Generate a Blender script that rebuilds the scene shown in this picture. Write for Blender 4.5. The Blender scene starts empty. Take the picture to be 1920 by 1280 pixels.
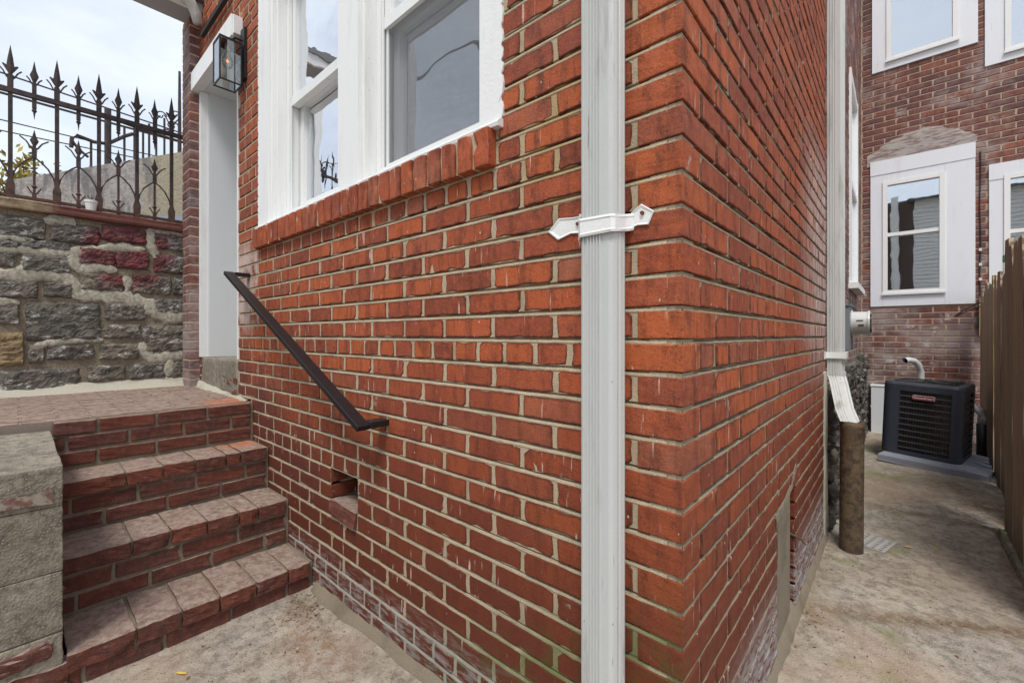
import bpy, bmesh, math, random
from mathutils import Vector, noise, Matrix

S = bpy.context.scene
COL = S.collection
R = math.radians

# ------------------------------------------------------------------ camera
cam = bpy.data.cameras.new('camera')
camo = bpy.data.objects.new('camera', cam)
COL.objects.link(camo)
CAM = Vector((0.320, -0.875, 1.110))
camo.location = CAM
camo.rotation_euler = (R(90), 0, R(41.43))
cam.sensor_width = 36
cam.lens = 821 / 1920 * 36
cam.shift_y = -12 / 1920
cam.clip_start = 0.02
cam.clip_end = 500
S.camera = camo

# ------------------------------------------------------------------ sky, sun, exposure
SUN_EL, SUN_AZ = R(60), R(32)          # sun high, in front of the corner and to the right
world = bpy.data.worlds.new("World")
S.world = world
world.use_nodes = True
wn, wl = world.node_tree.nodes, world.node_tree.links
wn.clear()
sky = wn.new('ShaderNodeTexSky')
sky.sky_type = 'NISHITA'
sky.sun_disc = False
sky.sun_elevation = SUN_EL
sky.sun_rotation = R(148)
sky.dust_density = 2.0
tc = wn.new('ShaderNodeTexCoord')
mp = wn.new('ShaderNodeMapping')
mp.inputs['Scale'].default_value = (1.0, 1.0, 2.6)
wl.new(tc.outputs['Generated'], mp.inputs['Vector'])
nz = wn.new('ShaderNodeTexNoise')
nz.inputs['Scale'].default_value = 1.7
nz.inputs['Detail'].default_value = 7
nz.inputs['Roughness'].default_value = 0.55
wl.new(mp.outputs['Vector'], nz.inputs['Vector'])
cr = wn.new('ShaderNodeMapRange')
cr.inputs['From Min'].default_value = 0.36
cr.inputs['From Max'].default_value = 0.66
cr.inputs['To Min'].default_value = 0.42
cr.inputs['To Max'].default_value = 0.90
wl.new(nz.outputs['Fac'], cr.inputs['Value'])
mx = wn.new('ShaderNodeMix')
mx.data_type = 'RGBA'
wl.new(cr.outputs['Result'], mx.inputs['Factor'])
wl.new(sky.outputs['Color'], mx.inputs['A'])
mx.inputs['B'].default_value = (6.7, 7.1, 7.6, 1)
bg = wn.new('ShaderNodeBackground')
bg.inputs['Strength'].default_value = 0.12
wl.new(mx.outputs['Result'], bg.inputs['Color'])
wo = wn.new('ShaderNodeOutputWorld')
wl.new(bg.outputs['Background'], wo.inputs['Surface'])

sun = bpy.data.lights.new('sun', 'SUN')
sun.energy = 1.9
sun.angle = R(17)
sun.color = (1.0, 0.96, 0.9)
suno = bpy.data.objects.new('sun', sun)
COL.objects.link(suno)
suno.rotation_euler = (R(90) - SUN_EL, 0, SUN_AZ)

S.view_settings.view_transform = 'Standard'
S.view_settings.look = 'None'
S.view_settings.exposure = 0.50
S.view_settings.gamma = 1
S.view_settings.use_curve_mapping = False

# ------------------------------------------------------------------ material helpers
class NT:
    def __init__(s, name):
        s.m = bpy.data.materials.new(name)
        s.m.use_nodes = True
        s.n, s.l = s.m.node_tree.nodes, s.m.node_tree.links
        s.b = s.n['Principled BSDF']
        s.out = s.n['Material Output']
        s._pos = None
    def put(s, sock, v):
        if isinstance(v, bpy.types.NodeSocket):
            s.l.new(v, sock)
        elif isinstance(v, (tuple, list)):
            sock.default_value = tuple(v) + ((1,) if len(v) == 3 and len(sock.default_value) == 4 else ())
        else:
            sock.default_value = v
    def math(s, op, a, b=0.0, c=None, clamp=False):
        n = s.n.new('ShaderNodeMath'); n.operation = op; n.use_clamp = clamp
        s.put(n.inputs[0], a); s.put(n.inputs[1], b)
        if c is not None: s.put(n.inputs[2], c)
        return n.outputs[0]
    def add(s, a, b): return s.math('ADD', a, b)
    def mul(s, a, b): return s.math('MULTIPLY', a, b)
    def pos(s):
        if s._pos is None: s._pos = s.n.new('ShaderNodeNewGeometry')
        return s._pos.outputs['Position']
    def normal(s):
        s.pos(); return s._pos.outputs['True Normal']
    def obj(s):
        n = s.n.new('ShaderNodeTexCoord'); return n.outputs['Object']
    def sep(s, v):
        n = s.n.new('ShaderNodeSeparateXYZ'); s.put(n.inputs[0], v); return n.outputs
    def map(s, v, scale=(1, 1, 1), rot=(0, 0, 0), loc=(0, 0, 0)):
        n = s.n.new('ShaderNodeMapping'); s.put(n.inputs['Vector'], v)
        n.inputs['Scale'].default_value = scale; n.inputs['Rotation'].default_value = rot
        n.inputs['Location'].default_value = loc
        return n.outputs[0]
    def noise(s, scale, detail=4, rough=0.55, vec=None, dist=0.0):
        n = s.n.new('ShaderNodeTexNoise'); s.put(n.inputs['Vector'], vec if vec is not None else s.pos())
        n.inputs['Scale'].default_value = scale; n.inputs['Detail'].default_value = detail
        n.inputs['Roughness'].default_value = rough; n.inputs['Distortion'].default_value = dist
        return n.outputs['Fac']
    def voro(s, scale, vec=None, feature='F1', out='Distance'):
        n = s.n.new('ShaderNodeTexVoronoi'); n.feature = feature
        s.put(n.inputs['Vector'], vec if vec is not None else s.pos()); n.inputs['Scale'].default_value = scale
        return n.outputs[out]
    def wave(s, scale, vec=None, dist=0.0, detail=2, direction='X', dscale=1.0):
        n = s.n.new('ShaderNodeTexWave'); s.put(n.inputs['Vector'], vec if vec is not None else s.pos())
        n.bands_direction = direction
        n.inputs['Scale'].default_value = scale; n.inputs['Distortion'].default_value = dist
        n.inputs['Detail'].default_value = detail; n.inputs['Detail Scale'].default_value = dscale
        return n.outputs['Fac']
    def step(s, v, lo, hi, tlo=0.0, thi=1.0):
        n = s.n.new('ShaderNodeMapRange'); n.interpolation_type = 'SMOOTHSTEP'
        s.put(n.inputs['Value'], v); n.inputs['From Min'].default_value = lo; n.inputs['From Max'].default_value = hi
        n.inputs['To Min'].default_value = tlo; n.inputs['To Max'].default_value = thi
        return n.outputs[0]
    def mix(s, f, a, b, mode='MIX'):
        n = s.n.new('ShaderNodeMix'); n.data_type = 'RGBA'; n.blend_type = mode
        s.put(n.inputs['Factor'], f); s.put(n.inputs['A'], a); s.put(n.inputs['B'], b)
        return n.outputs['Result']
    def ramp(s, f, stops):
        n = s.n.new('ShaderNodeValToRGB'); s.put(n.inputs[0], f)
        e = n.color_ramp.elements
        while len(e) < len(stops): e.new(0.5)
        for i, (p, c) in enumerate(stops):
            e[i].position = p; e[i].color = tuple(c) + (1,)
        return n.outputs[0]
    def tint(s):
        oi = s.n.new('ShaderNodeObjectInfo'); at = s.n.new('ShaderNodeAttribute'); at.attribute_name = 'tint'
        return s.math('FRACT', s.add(oi.outputs['Random'], at.outputs['Fac']))
    def bump(s, h, strength=0.5, dist=0.002, prev=None):
        n = s.n.new('ShaderNodeBump'); n.inputs['Strength'].default_value = strength
        n.inputs['Distance'].default_value = dist; s.put(n.inputs['Height'], h)
        if prev is not None: s.put(n.inputs['Normal'], prev)
        return n.outputs[0]
    def done(s, col=None, rough=0.8, nrm=None, metal=0.0, spec=0.35):
        if col is not None: s.put(s.b.inputs['Base Color'], col)
        s.put(s.b.inputs['Roughness'], rough); s.put(s.b.inputs['Metallic'], metal)
        s.b.inputs['Specular IOR Level'].default_value = spec
        if nrm is not None: s.put(s.b.inputs['Normal'], nrm)
        return s.m

def box_mask(t, v, lo, hi, soft):
    return t.mul(t.step(v, lo - soft, lo + soft), t.step(v, hi - soft, hi + soft, 1.0, 0.0))

def mat_brick(name, pal, house=True, dusty_top=False, old=False):
    t = NT(name)
    x, y, z = t.sep(t.pos())
    tint = t.tint()
    col = t.ramp(tint, pal)
    # fire marks: soft vertical smears and mottling
    sm = t.noise(9, 5, 0.6, t.map(t.pos(), (2.6, 2.6, 0.55)))
    col = t.mix(t.step(sm, 0.47, 0.66, 0.0, 0.72), col, (0.120, 0.036, 0.024))
    sm2 = t.noise(26, 5, 0.7, t.map(t.pos(), (1.6, 1.6, 0.4), loc=(4, 1, 2)))
    col = t.mix(t.step(sm2, 0.53, 0.66, 0.0, 0.55), col, (0.085, 0.032, 0.026))
    rim = t.n.new('ShaderNodeAttribute'); rim.attribute_name = 'rim'
    rn = t.noise(95, 4, 0.7)
    col = t.mix(t.mul(t.step(t.add(rim.outputs['Fac'], t.mul(rn, 1.5)), 1.12, 1.50), 0.82), col, (0.050, 0.022, 0.016))
    col = t.mix(t.mul(rim.outputs['Fac'], 0.25), col, (0.10, 0.04, 0.03))
    mott = t.noise(38, 4, 0.6)
    col = t.mix(t.step(mott, 0.40, 0.75, 0.0, 0.42), col, (0.52, 0.125, 0.040) if house else (0.24, 0.095, 0.07))
    pit = t.noise(260, 3, 0.7)
    col = t.mix(t.step(pit, 0.56, 0.68, 0.0, 0.75), col, (0.09, 0.030, 0.020))
    col = t.mix(t.step(t.noise(330, 2, 0.6, t.map(t.pos(), loc=(5, 5, 5))), 0.60, 0.72, 0.0, 0.5), col, (0.62, 0.22, 0.11))
    pit2 = t.voro(75)
    col = t.mix(t.mul(t.step(pit2, 0.04, 0.12, 1.0, 0.0), t.step(t.noise(11, 2), 0.50, 0.62)), col, (0.055, 0.03, 0.025))
    if house:
        col = t.mix(t.step(t.noise(2.1, 4, 0.6, t.map(t.pos(), loc=(3, 7, 2))), 0.50, 0.66, 0.0, 0.5), col, (0.21, 0.052, 0.034))
        n1 = t.noise(3.2, 4, 0.6)
        # old face of the lower left courses is a darker purple brown
        reach = t.add(t.mul(t.math('MAXIMUM', t.mul(t.add(x, 0.95), -1.0), 0.0), 0.55), 0.22)
        d = t.add(t.math('SUBTRACT', reach, z), t.mul(t.add(n1, -0.5), 0.8))
        low = t.mul(t.step(d, -0.12, 0.30), t.step(x, -0.35, -0.02, 1.0, 0.35))
        col = t.mix(t.mul(low, 0.86), col, (0.100, 0.040, 0.040))
        # general darkening with height towards the ground (splash dirt, plus the lower wall's shading painted in)
        col = t.mix(t.step(t.add(z, t.mul(n1, 0.30)), 0.40, 1.25, 0.90, 0.0), col, (0.115, 0.029, 0.015))
        # cement wash on the lowest courses
        sc = t.noise(14, 5, 0.65, t.map(t.pos(), (1, 1, 5)))
        cem = t.mul(t.step(z, 0.10, 0.24, 1.0, 0.0), t.step(sc, 0.44, 0.62))
        col = t.mix(t.mul(cem, 0.75), col, (0.30, 0.285, 0.275))
        # side wall: smear band by the cellar opening
        side = t.mul(t.step(x, -0.012, -0.006), t.step(y, 0.12, 0.45))
        cem2 = t.mul(t.mul(side, t.step(t.add(z, t.mul(sc, 0.2)), 0.22, 0.42, 1.0, 0.0)), t.step(sc, 0.36, 0.58))
        col = t.mix(t.mul(cem2, 0.85), col, (0.30, 0.275, 0.27))
        # white salts on the far half of the side wall and below the left of the sill
        st = t.noise(7, 4, 0.6, t.map(t.pos(), (1, 5.0, 0.8)))
        w1 = t.mul(t.mul(t.step(x, -0.02, -0.01), t.step(y, 1.25, 2.0)), box_mask(t, z, 0.95, 2.05, 0.22))
        w2 = t.mul(t.mul(t.step(x, -2.28, -2.33), t.step(y, 0.02, 0.0)), box_mask(t, z, 1.15, 1.62, 0.08))
        w = t.mul(t.math('MAXIMUM', w1, w2), t.step(st, 0.38, 0.54))
        col = t.mix(t.mul(w, 0.75), col, (0.58, 0.50, 0.46))
        # thin whitish dribbles
        dr = t.noise(60, 3, 0.5, t.map(t.pos(), (1.3, 1.3, 0.14)))
        col = t.mix(t.mul(t.step(dr, 0.645, 0.70), t.step(t.noise(5.5, 2), 0.46, 0.58)), col, (0.55, 0.40, 0.33))
        fl = t.voro(34, t.map(t.pos(), (1, 1, 0.55), loc=(3.1, 1, 2)))
        col = t.mix(t.mul(t.step(fl, 0.045, 0.08, 1.0, 0.0), t.step(t.noise(4.5, 2, vec=t.map(t.pos(), loc=(4, 4, 4))), 0.50, 0.58)), col, (0.62, 0.55, 0.48))
        # pale smudges of old paint
        pa = t.noise(10, 4, 0.7, t.map(t.pos(), loc=(8.3, 2, 5.5)))
        col = t.mix(t.step(pa, 0.66, 0.74, 0.0, 0.5), col, (0.50, 0.43, 0.42))
        # moss film
        mzz = t.add(z, t.mul(t.add(x, 0.2), -0.55))
        ms = t.mul(t.mul(t.step(mzz, 0.30, 0.55, 1.0, 0.0), t.step(x, -1.1, -0.8)), t.step(y, 0.05, 0.01))
        col = t.mix(t.mul(ms, t.step(t.noise(13, 5, .65), 0.44, 0.66, 0.0, 0.75)), col, (0.075, 0.075, 0.018))
    if old:
        salt = t.noise(2.4, 6, 0.68, t.map(t.pos(), (1, 1, 1.5), loc=(2.2, 0, 1.4)))
        col = t.mix(t.step(t.add(salt, t.step(z, 1.2, 1.7, 0.10, 0.0)), 0.46, 0.70, 0.0, 0.8), col, (0.36, 0.31, 0.30))
        dk = t.noise(3.1, 5, 0.65, t.map(t.pos(), loc=(5, 5, 5)))
        col = t.mix(t.step(dk, 0.50, 0.66, 0.0, 0.38), col, (0.060, 0.036, 0.038))
        wp = t.noise(6, 5, 0.7, t.map(t.pos(), loc=(1, 2, 8)))
        col = t.mix(t.mul(t.step(wp, 0.56, 0.68), t.step(z, 1.2, 1.8, 0.9, 0.4)), col, (0.52, 0.49, 0.48))
    if dusty_top:
        nx, ny, nzz = t.sep(t.normal())
        du = t.mul(t.step(nzz, 0.55, 0.9), t.step(t.noise(16, 5, 0.65), 0.24, 0.50, 0.55, 0.97))
        dcol = t.mix(t.step(t.noise(40, 6, 0.75), .32, .68), (0.38, 0.30, 0.25), (0.185, 0.125, 0.10))
        col = t.mix(du, col, dcol)
        edge = t.mul(t.step(nzz, 0.1, 0.5), t.step(t.noise(24, 4), 0.5, 0.7))
        col = t.mix(t.mul(edge, 0.5), col, (0.34, 0.25, 0.22))
        # orange paint spill at the wall end of the upper steps
        dx = t.mul(t.add(x, 2.42), 1.6); dy = t.mul(t.add(y, 0.02), 1.7)
        rr = t.math('SQRT', t.add(t.mul(dx, dx), t.mul(dy, dy)))
        sp = t.mul(t.step(t.add(rr, t.mul(t.noise(11, 6, .7), 0.5)), 0.42, 0.72, 0.9, 0.0), t.step(nzz, 0.2, 0.7, 0.03, 1.0))
        sp = t.mul(sp, t.step(z, 0.40, 0.46))
        col = t.mix(t.mul(sp, 0.62), col, (0.50, 0.15, 0.055))
        red = t.noise(5, 3, vec=t.map(t.pos(), loc=(9, 2, 1)))
        col = t.mix(t.mul(t.step(red, 0.52, 0.68, 0, 0.18), t.step(nzz, 0.3, 0.6, 1.0, 0.0)), col, (0.28, 0.07, 0.035))
    h = t.add(t.mul(t.noise(170, 4, 0.65), 0.7), t.mul(t.noise(520, 2, 0.6), 0.5))
    nrm = t.bump(h, 0.9, 0.0022)
    nrm = t.bump(t.noise(30, 4, 0.6), 0.5, 0.005, nrm)
    return t.done(col, t.step(t.noise(25, 3), 0.3, 0.7, 0.62, 0.85), nrm, spec=0.22)

RED = [(0.0, (0.42, 0.096, 0.037)), (0.20, (0.46, 0.115, 0.040)), (0.38, (0.34, 0.078, 0.034)), (0.48, (0.22, 0.056, 0.034)),
       (0.60, (0.44, 0.106, 0.043)), (0.76, (0.27, 0.064, 0.036)), (0.86, (0.37, 0.130, 0.075)), (0.92, (0.40, 0.092, 0.040)), (1.0, (0.31, 0.105, 0.062))]
OLD = [(0.0, (0.21, 0.085, 0.070)), (0.25, (0.135, 0.065, 0.065)), (0.5, (0.25, 0.095, 0.066)),
       (0.7, (0.095, 0.056, 0.060)), (0.88, (0.18, 0.098, 0.095)), (1.0, (0.29, 0.10, 0.06))]
STEP = [(0.0, (0.115, 0.043, 0.031)), (0.3, (0.082, 0.036, 0.030)), (0.55, (0.16, 0.048, 0.030)),
        (0.8, (0.066, 0.033, 0.029)), (1.0, (0.13, 0.062, 0.048))]

def mat_mortar(name, base, dark, house=False, rough_scale=1.0):
    t = NT(name)
    x, y, z = t.sep(t.pos())
    g = t.noise(420 * rough_scale, 3, 0.7)
    col = t.mix(t.step(g, 0.35, 0.7), base, dark)
    col = t.mix(t.step(t.noise(7, 4), 0.45, 0.7, 0, 0.45), col, tuple(c * 0.62 for c in dark))
    grit = t.voro(300)
    col = t.mix(t.step(grit, 0.10, 0.2, 0.6, 0.0), col, (0.13, 0.11, 0.09))
    if house:
        mzz = t.add(z, t.mul(t.add(x, 0.2), -0.55))
        ms = t.mul(t.mul(t.step(mzz, 0.34, 0.56, 1.0, 0.0), t.step(x, -1.2, -0.8)), t.step(y, 0.03, 0.012))
        col = t.mix(t.mul(ms, t.step(t.noise(10, 4), 0.32, 0.52, 0.1, 0.95)), col, (0.115, 0.145, 0.028))
        col = t.mix(t.step(z, 0.3, 1.0, 0.35, 0.0), col, (0.26, 0.22, 0.15))
        ye = t.mul(box_mask(t, x, -0.42, -0.2, 0.08), box_mask(t, z, 1.42, 1.78, 0.1))
        col = t.mix(t.mul(ye, 0.5), col, (0.42, 0.29, 0.10))
        lo = t.step(z, 0.10, 0.24, 1.0, 0.0)
        col = t.mix(t.mul(lo, 0.8), col, (0.36, 0.345, 0.31))
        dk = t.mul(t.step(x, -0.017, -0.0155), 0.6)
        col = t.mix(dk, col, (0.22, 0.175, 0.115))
    nrm = t.bump(t.add(g, t.mul(grit, 0.6)), 0.75, 0.0022)
    return t.done(col, 0.93, nrm, spec=0.2)

M = {}
M['brick'] = mat_brick('red_face_brick', RED)
M['oldbrick'] = mat_brick('weathered_purple_brick', OLD, house=False, old=True)
M['stepbrick'] = mat_brick('worn_step_brick', STEP, house=False, dusty_top=True)
M['mortar'] = mat_mortar('sand_mortar', (0.56, 0.455, 0.32), (0.385, 0.305, 0.205), True)
M['oldmortar'] = mat_mortar('old_tan_mortar', (0.52, 0.40, 0.31), (0.38, 0.28, 0.21))
M['stepmortar'] = mat_mortar('grey_step_mortar', (0.27, 0.225, 0.165), (0.16, 0.13, 0.095))
M['dustmortar'] = mat_mortar('dusty_bed_mortar', (0.33, 0.27, 0.225), (0.22, 0.175, 0.145))
M['cement'] = mat_mortar('pale_cement_patch', (0.50, 0.48, 0.40), (0.37, 0.345, 0.28), rough_scale=0.6)
M['stonemortar'] = mat_mortar('brown_stone_mortar', (0.30, 0.25, 0.18), (0.16, 0.13, 0.095), rough_scale=0.25)
M['smear'] = mat_mortar('trowelled_cement_smear', (0.50, 0.475, 0.39), (0.27, 0.245, 0.19), rough_scale=0.12)

def mat_concrete(name, a, b, scale=1.0, moss=0.0, ground=False, stains=True):
    t = NT(name)
    x, y, z = t.sep(t.pos())
    n1 = t.noise(2.2 * scale, 6, 0.65); n2 = t.noise(26 * scale, 5, 0.7); n3 = t.noise(240, 3, 0.7)
    col = t.mix(t.step(n1, 0.32, 0.68), a, b)
    col = t.mix(t.step(n2, 0.42, 0.64, 0, 0.75), col, tuple(c * 0.55 for c in b))
    crk = t.voro(1.6 * scale, t.map(t.add(t.pos(), 0.0) if False else t.pos(), (1, 1, 1)), 'DISTANCE_TO_EDGE')
    n9 = t.noise(9 * scale, 6, 0.75)
    col = t.mix(t.step(n9, 0.50, 0.66, 0.0, 0.5), col, tuple(c * 1.25 for c in a))
    ag = t.voro(130, out='Distance')
    col = t.mix(t.mul(t.step(ag, 0.10, 0.26, 1.0, 0.0), t.step(n2, 0.42, 0.6)), col, (0.52, 0.48, 0.42))
    sp = t.voro(85, t.map(t.pos(), loc=(2, 2, 2)))
    col = t.mix(t.step(sp, 0.05, 0.12, 0.8, 0.0), col, (0.11, 0.085, 0.065))
    if ground:
        at = t.n.new('ShaderNodeAttribute'); at.attribute_name = 'dirt'
        d = t.mul(at.outputs['Fac'], t.step(t.noise(30, 5, 0.7), 0.34, 0.62, 0.3, 1.0))
        col = t.mix(d, col, (0.145, 0.088, 0.045))
        mz = t.mul(t.step(t.noise(3.4, 4, 0.6, t.map(t.pos(), loc=(0.4, 1.9, 0))), 0.52, 0.66), t.step(x, -0.1, 0.05))
        mz = t.mul(mz, t.step(x, 0.30, 0.5, 1.0, 0.0))
        col = t.mix(t.mul(mz, 0.55), col, (0.15, 0.165, 0.055))
        # terracotta powder by the front wall
        dx = t.add(x, 1.2); dy = t.mul(t.add(y, 0.17), 2.2)
        rr = t.math('SQRT', t.add(t.mul(dx, dx), t.mul(dy, dy)))
        tz = t.mul(t.step(t.add(rr, t.mul(n1, 0.3)), 0.22, 0.50, 0.32, 0.0), t.step(n2, 0.35, 0.65))
        col = t.mix(tz, col, (0.42, 0.19, 0.10))
        pk = t.step(t.noise(1.6, 3, vec=t.map(t.pos(), loc=(7, 3, 0))), 0.48, 0.66, 0.0, 0.45)
        col = t.mix(pk, col, (0.40, 0.29, 0.21))
    if moss:
        col = t.mix(t.step(t.noise(5, 4, vec=t.map(t.pos(), loc=(1, 6, 1))), 0.55, 0.7, 0, moss), col, (0.10, 0.12, 0.04))
    h = t.add(t.mul(n3, 0.8), t.add(t.mul(ag, 0.8), t.mul(n2, 1.2)))
    return t.done(col, 0.9, t.bump(h, 0.7, 0.004), spec=0.25)

M['ground'] = mat_concrete('alley_concrete', (0.43, 0.385, 0.32), (0.285, 0.25, 0.205), ground=True)
M['concrete'] = mat_concrete('cast_concrete', (0.33, 0.295, 0.235), (0.205, 0.18, 0.14), 1.4)
M['stucco'] = mat_concrete('yellow_grey_stucco', (0.60, 0.55, 0.43), (0.44, 0.385, 0.29), 0.6)
M['street'] = mat_concrete('street_asphalt', (0.09, 0.088, 0.085), (0.05, 0.05, 0.05), 0.5)

def mat_paint(name, col, rough=0.45, dirt=0.25, bumpy=0.3, dcol=(0.33, 0.30, 0.25)):
    t = NT(name)
    st = t.noise(7, 5, 0.65, t.map(t.pos(), (3, 3, 0.35)))
    c = t.mix(t.step(st, 0.50, 0.76, 0.0, dirt), col, dcol)
    sp = t.voro(48, t.map(t.pos(), (1, 1, 0.4)))
    c = t.mix(t.mul(t.step(sp, 0.03, 0.07, 0.85, 0.0), t.step(t.noise(6, 2), 0.5, 0.6)), c, (0.12, 0.10, 0.085))
    sc_ = t.noise(70, 3, 0.6, t.map(t.pos(), (1.5, 1.5, 0.07), loc=(2, 2, 2)))
    c = t.mix(t.mul(t.step(sc_, 0.66, 0.72), t.mul(t.step(t.noise(5, 2), 0.48, 0.6), min(1.0, dirt * 1.6))), c, (0.16, 0.15, 0.14))
    h = t.add(t.noise(120, 3), t.mul(t.noise(14, 3), 1.5))
    return t.done(c, t.step(t.noise(20, 3), 0.3, 0.7, rough - 0.08, rough + 0.15), t.bump(h, bumpy, 0.0015), spec=0.45)

M['white'] = mat_paint('white_brushed_paint', (0.80, 0.81, 0.80), 0.5, 0.18, 0.55)
M['vinyl'] = mat_paint('white_window_vinyl', (0.78, 0.79, 0.78), 0.35, 0.08, 0.08)
M['greypanel'] = mat_paint('pale_grey_door_cladding', (0.66, 0.68, 0.69), 0.45, 0.05, 0.08)
M['cladding'] = mat_paint('blue_white_aluminium_cladding', (0.74, 0.76, 0.80), 0.38, 0.14, 0.15)
M['pipe'] = mat_paint('aged_white_downspout_enamel', (0.54, 0.555, 0.54), 0.38, 0.70, 0.3, (0.26, 0.24, 0.20))
M['darkframe'] = mat_paint('grey_screen_frame', (0.16, 0.165, 0.165), 0.5, 0.1, 0.1)
M['soffit'] = mat_paint('grey_soffit_paint', (0.36, 0.36, 0.38), 0.6, 0.2, 0.2)
M['meterbox'] = mat_paint('blue_grey_meter_enamel', (0.21, 0.24, 0.25), 0.45, 0.2, 0.1)
M['meter'] = mat_paint('grey_white_meter_housing', (0.60, 0.60, 0.58), 0.3, 0.3, 0.1)
M['acdark'] = mat_paint('dark_slate_steel', (0.042, 0.049, 0.066), 0.42, 0.12, 0.1, (0.10, 0.09, 0.08))
M['acblack'] = mat_paint('black_coil_guard', (0.035, 0.035, 0.04), 0.5, 0.2, 0.1, (0.12, 0.09, 0.06))
M['pad'] = mat_paint('slate_blue_equipment_pad', (0.27, 0.29, 0.35), 0.7, 0.25, 0.3, (0.30, 0.27, 0.23))
M['pvc'] = mat_paint('pale_grey_plastic_pipe', (0.62, 0.64, 0.65), 0.4, 0.2, 0.1)
M['siding'] = mat_paint('white_lap_siding', (0.66, 0.66, 0.64), 0.6, 0.25, 0.2)
M['room_dark'] = mat_paint('dark_room_plaster', (0.10, 0.095, 0.09), 0.8, 0.1, 0.1)
M['interior'] = mat_paint('dim_room_plaster', (0.20, 0.195, 0.185), 0.8, 0.1, 0.1)
M['cable'] = mat_paint('black_cable_rubber', (0.02, 0.02, 0.022), 0.5, 0.1, 0.1)
M['pot'] = mat_paint('white_plastic_pot', (0.74, 0.74, 0.72), 0.45, 0.15, 0.1)
M['roofblue'] = mat_paint('blue_grey_roofing', (0.14, 0.16, 0.20), 0.7, 0.2, 0.3)

def mk_blackmetal():
    t = NT('glossy_black_iron_paint')
    n = t.noise(160, 4, 0.7)
    return t.done(t.mix(n, (0.008, 0.006, 0.007), (0.018, 0.015, 0.017)), t.step(n, 0.3, 0.7, 0.32, 0.50),
                  t.bump(t.add(n, t.noise(900, 2)), 0.35, 0.0012), spec=0.4)
M['black'] = mk_blackmetal()

def mk_rustiron():
    t = NT('rusting_fence_iron')
    x, y, z = t.sep(t.pos())
    n = t.noise(26, 5, 0.7)
    low = t.step(t.add(z, t.mul(n, 0.5)), 2.0, 2.55, 0.8, 0.0)
    c = t.mix(t.step(n, 0.42, 0.6), (0.038, 0.032, 0.034), (0.075, 0.052, 0.048))
    c = t.mix(t.mul(low, t.step(n, 0.35, 0.55)), c, (0.145, 0.060, 0.028))
    return t.done(c, 0.7, t.bump(t.noise(220, 4, 0.7), 0.6, 0.0015), spec=0.35)
M['iron'] = mk_rustiron()

def mk_rustpipe():
    t = NT('corroded_cast_iron')
    x, y, z = t.sep(t.pos())
    n = t.noise(34, 6, 0.72); n2 = t.noise(7, 4, 0.6, t.map(t.pos(), (2, 2, 0.6)))
    c = t.mix(t.step(n, 0.36, 0.62), (0.055, 0.038, 0.026), (0.135, 0.095, 0.055))
    c = t.mix(t.step(n2, 0.50, 0.68, 0.0, 0.6), c, (0.11, 0.040, 0.028))
    c = t.mix(t.mul(t.step(n2, 0.56, 0.66), t.step(n, 0.5, 0.6)), c, (0.26, 0.20, 0.17))
    c = t.mix(t.step(t.add(z, t.mul(n, 0.1)), -0.02, 0.10, 0.6, 0.0), c, (0.05, 0.035, 0.025))
    return t.done(c, 0.75, t.bump(n, 0.7, 0.003), spec=0.35)
M['rustpipe'] = mk_rustpipe()

def mk_stone():
    t = NT('dark_rockface_stone')
    x, y, z = t.sep(t.pos())
    tint = t.tint()
    n = t.noise(16, 6, 0.7); n2 = t.noise(55, 5, 0.7, t.map(t.pos(), (1, 1, 1.6)))
    base = t.ramp(tint, [(0.0, (0.12, 0.112, 0.10)), (0.35, (0.17, 0.148, 0.115)), (0.6, (0.125, 0.108, 0.097)),
                         (0.8, (0.21, 0.18, 0.135)), (1.0, (0.14, 0.137, 0.135))])
    c = t.mix(t.step(n, 0.40, 0.66, 0, .85), base, (0.055, 0.051, 0.048))
    c = t.mix(t.step(n2, 0.52, 0.72, 0, 0.75), c, (0.20, 0.18, 0.145))
    w = t.noise(11, 6, 0.78, t.map(t.pos(), (1, 1, 2.0), loc=(3, 3, 3)))
    c = t.mix(t.mul(t.step(w, 0.53, 0.62), t.step(n2, 0.38, 0.56)), c, (0.44, 0.43, 0.41))
    # faded maroon paint across the middle of the wall
    dy = t.mul(t.add(y, 0.36), 2.5); dz = t.mul(t.add(z, -1.66), 2.6)
    rr = t.math('SQRT', t.add(t.mul(dy, dy), t.mul(dz, dz)))
    band = t.mul(t.step(z, 1.80, 1.84), t.step(y, -0.62, -0.5))
    m = t.math('MAXIMUM', t.step(t.add(rr, t.mul(t.noise(9, 4), 0.5)), 0.72, 0.98, 1.0, 0.0), t.mul(band, 0.5))
    c = t.mix(t.mul(m, 0.85), c, t.mix(t.step(n, 0.35, 0.6), (0.20, 0.032, 0.040), (0.085, 0.018, 0.022)))
    return t.done(c, 0.8, t.bump(t.add(n2, t.mul(n, 1.5)), 0.8, 0.008), spec=0.4)
M['stone'] = mk_stone()

def mk_coping():
    t = NT('painted_coping_cement')
    x, y, z = t.sep(t.pos())
    n = t.noise(20, 5, 0.7)
    c = t.mix(t.step(n, 0.35, 0.65), (0.33, 0.25, 0.16), (0.20, 0.15, 0.095))
    m = t.step(t.add(y, t.mul(n, 0.12)), -0.72, -0.62)
    c = t.mix(t.mul(m, 0.9), c, t.mix(n, (0.16, 0.035, 0.033), (0.085, 0.035, 0.03)))
    return t.done(c, 0.85, t.bump(n, 0.7, 0.004), spec=0.3)
M['coping'] = mk_coping()

def mk_sandstone():
    t = NT('tan_sandstone')
    n = t.noise(24, 6, 0.75)
    return t.done(t.mix(t.step(n, 0.35, 0.65), (0.30, 0.22, 0.125), (0.17, 0.125, 0.075)), 0.9, t.bump(n, 0.8, 0.006), spec=0.2)
M['sandstone'] = mk_sandstone()

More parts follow.
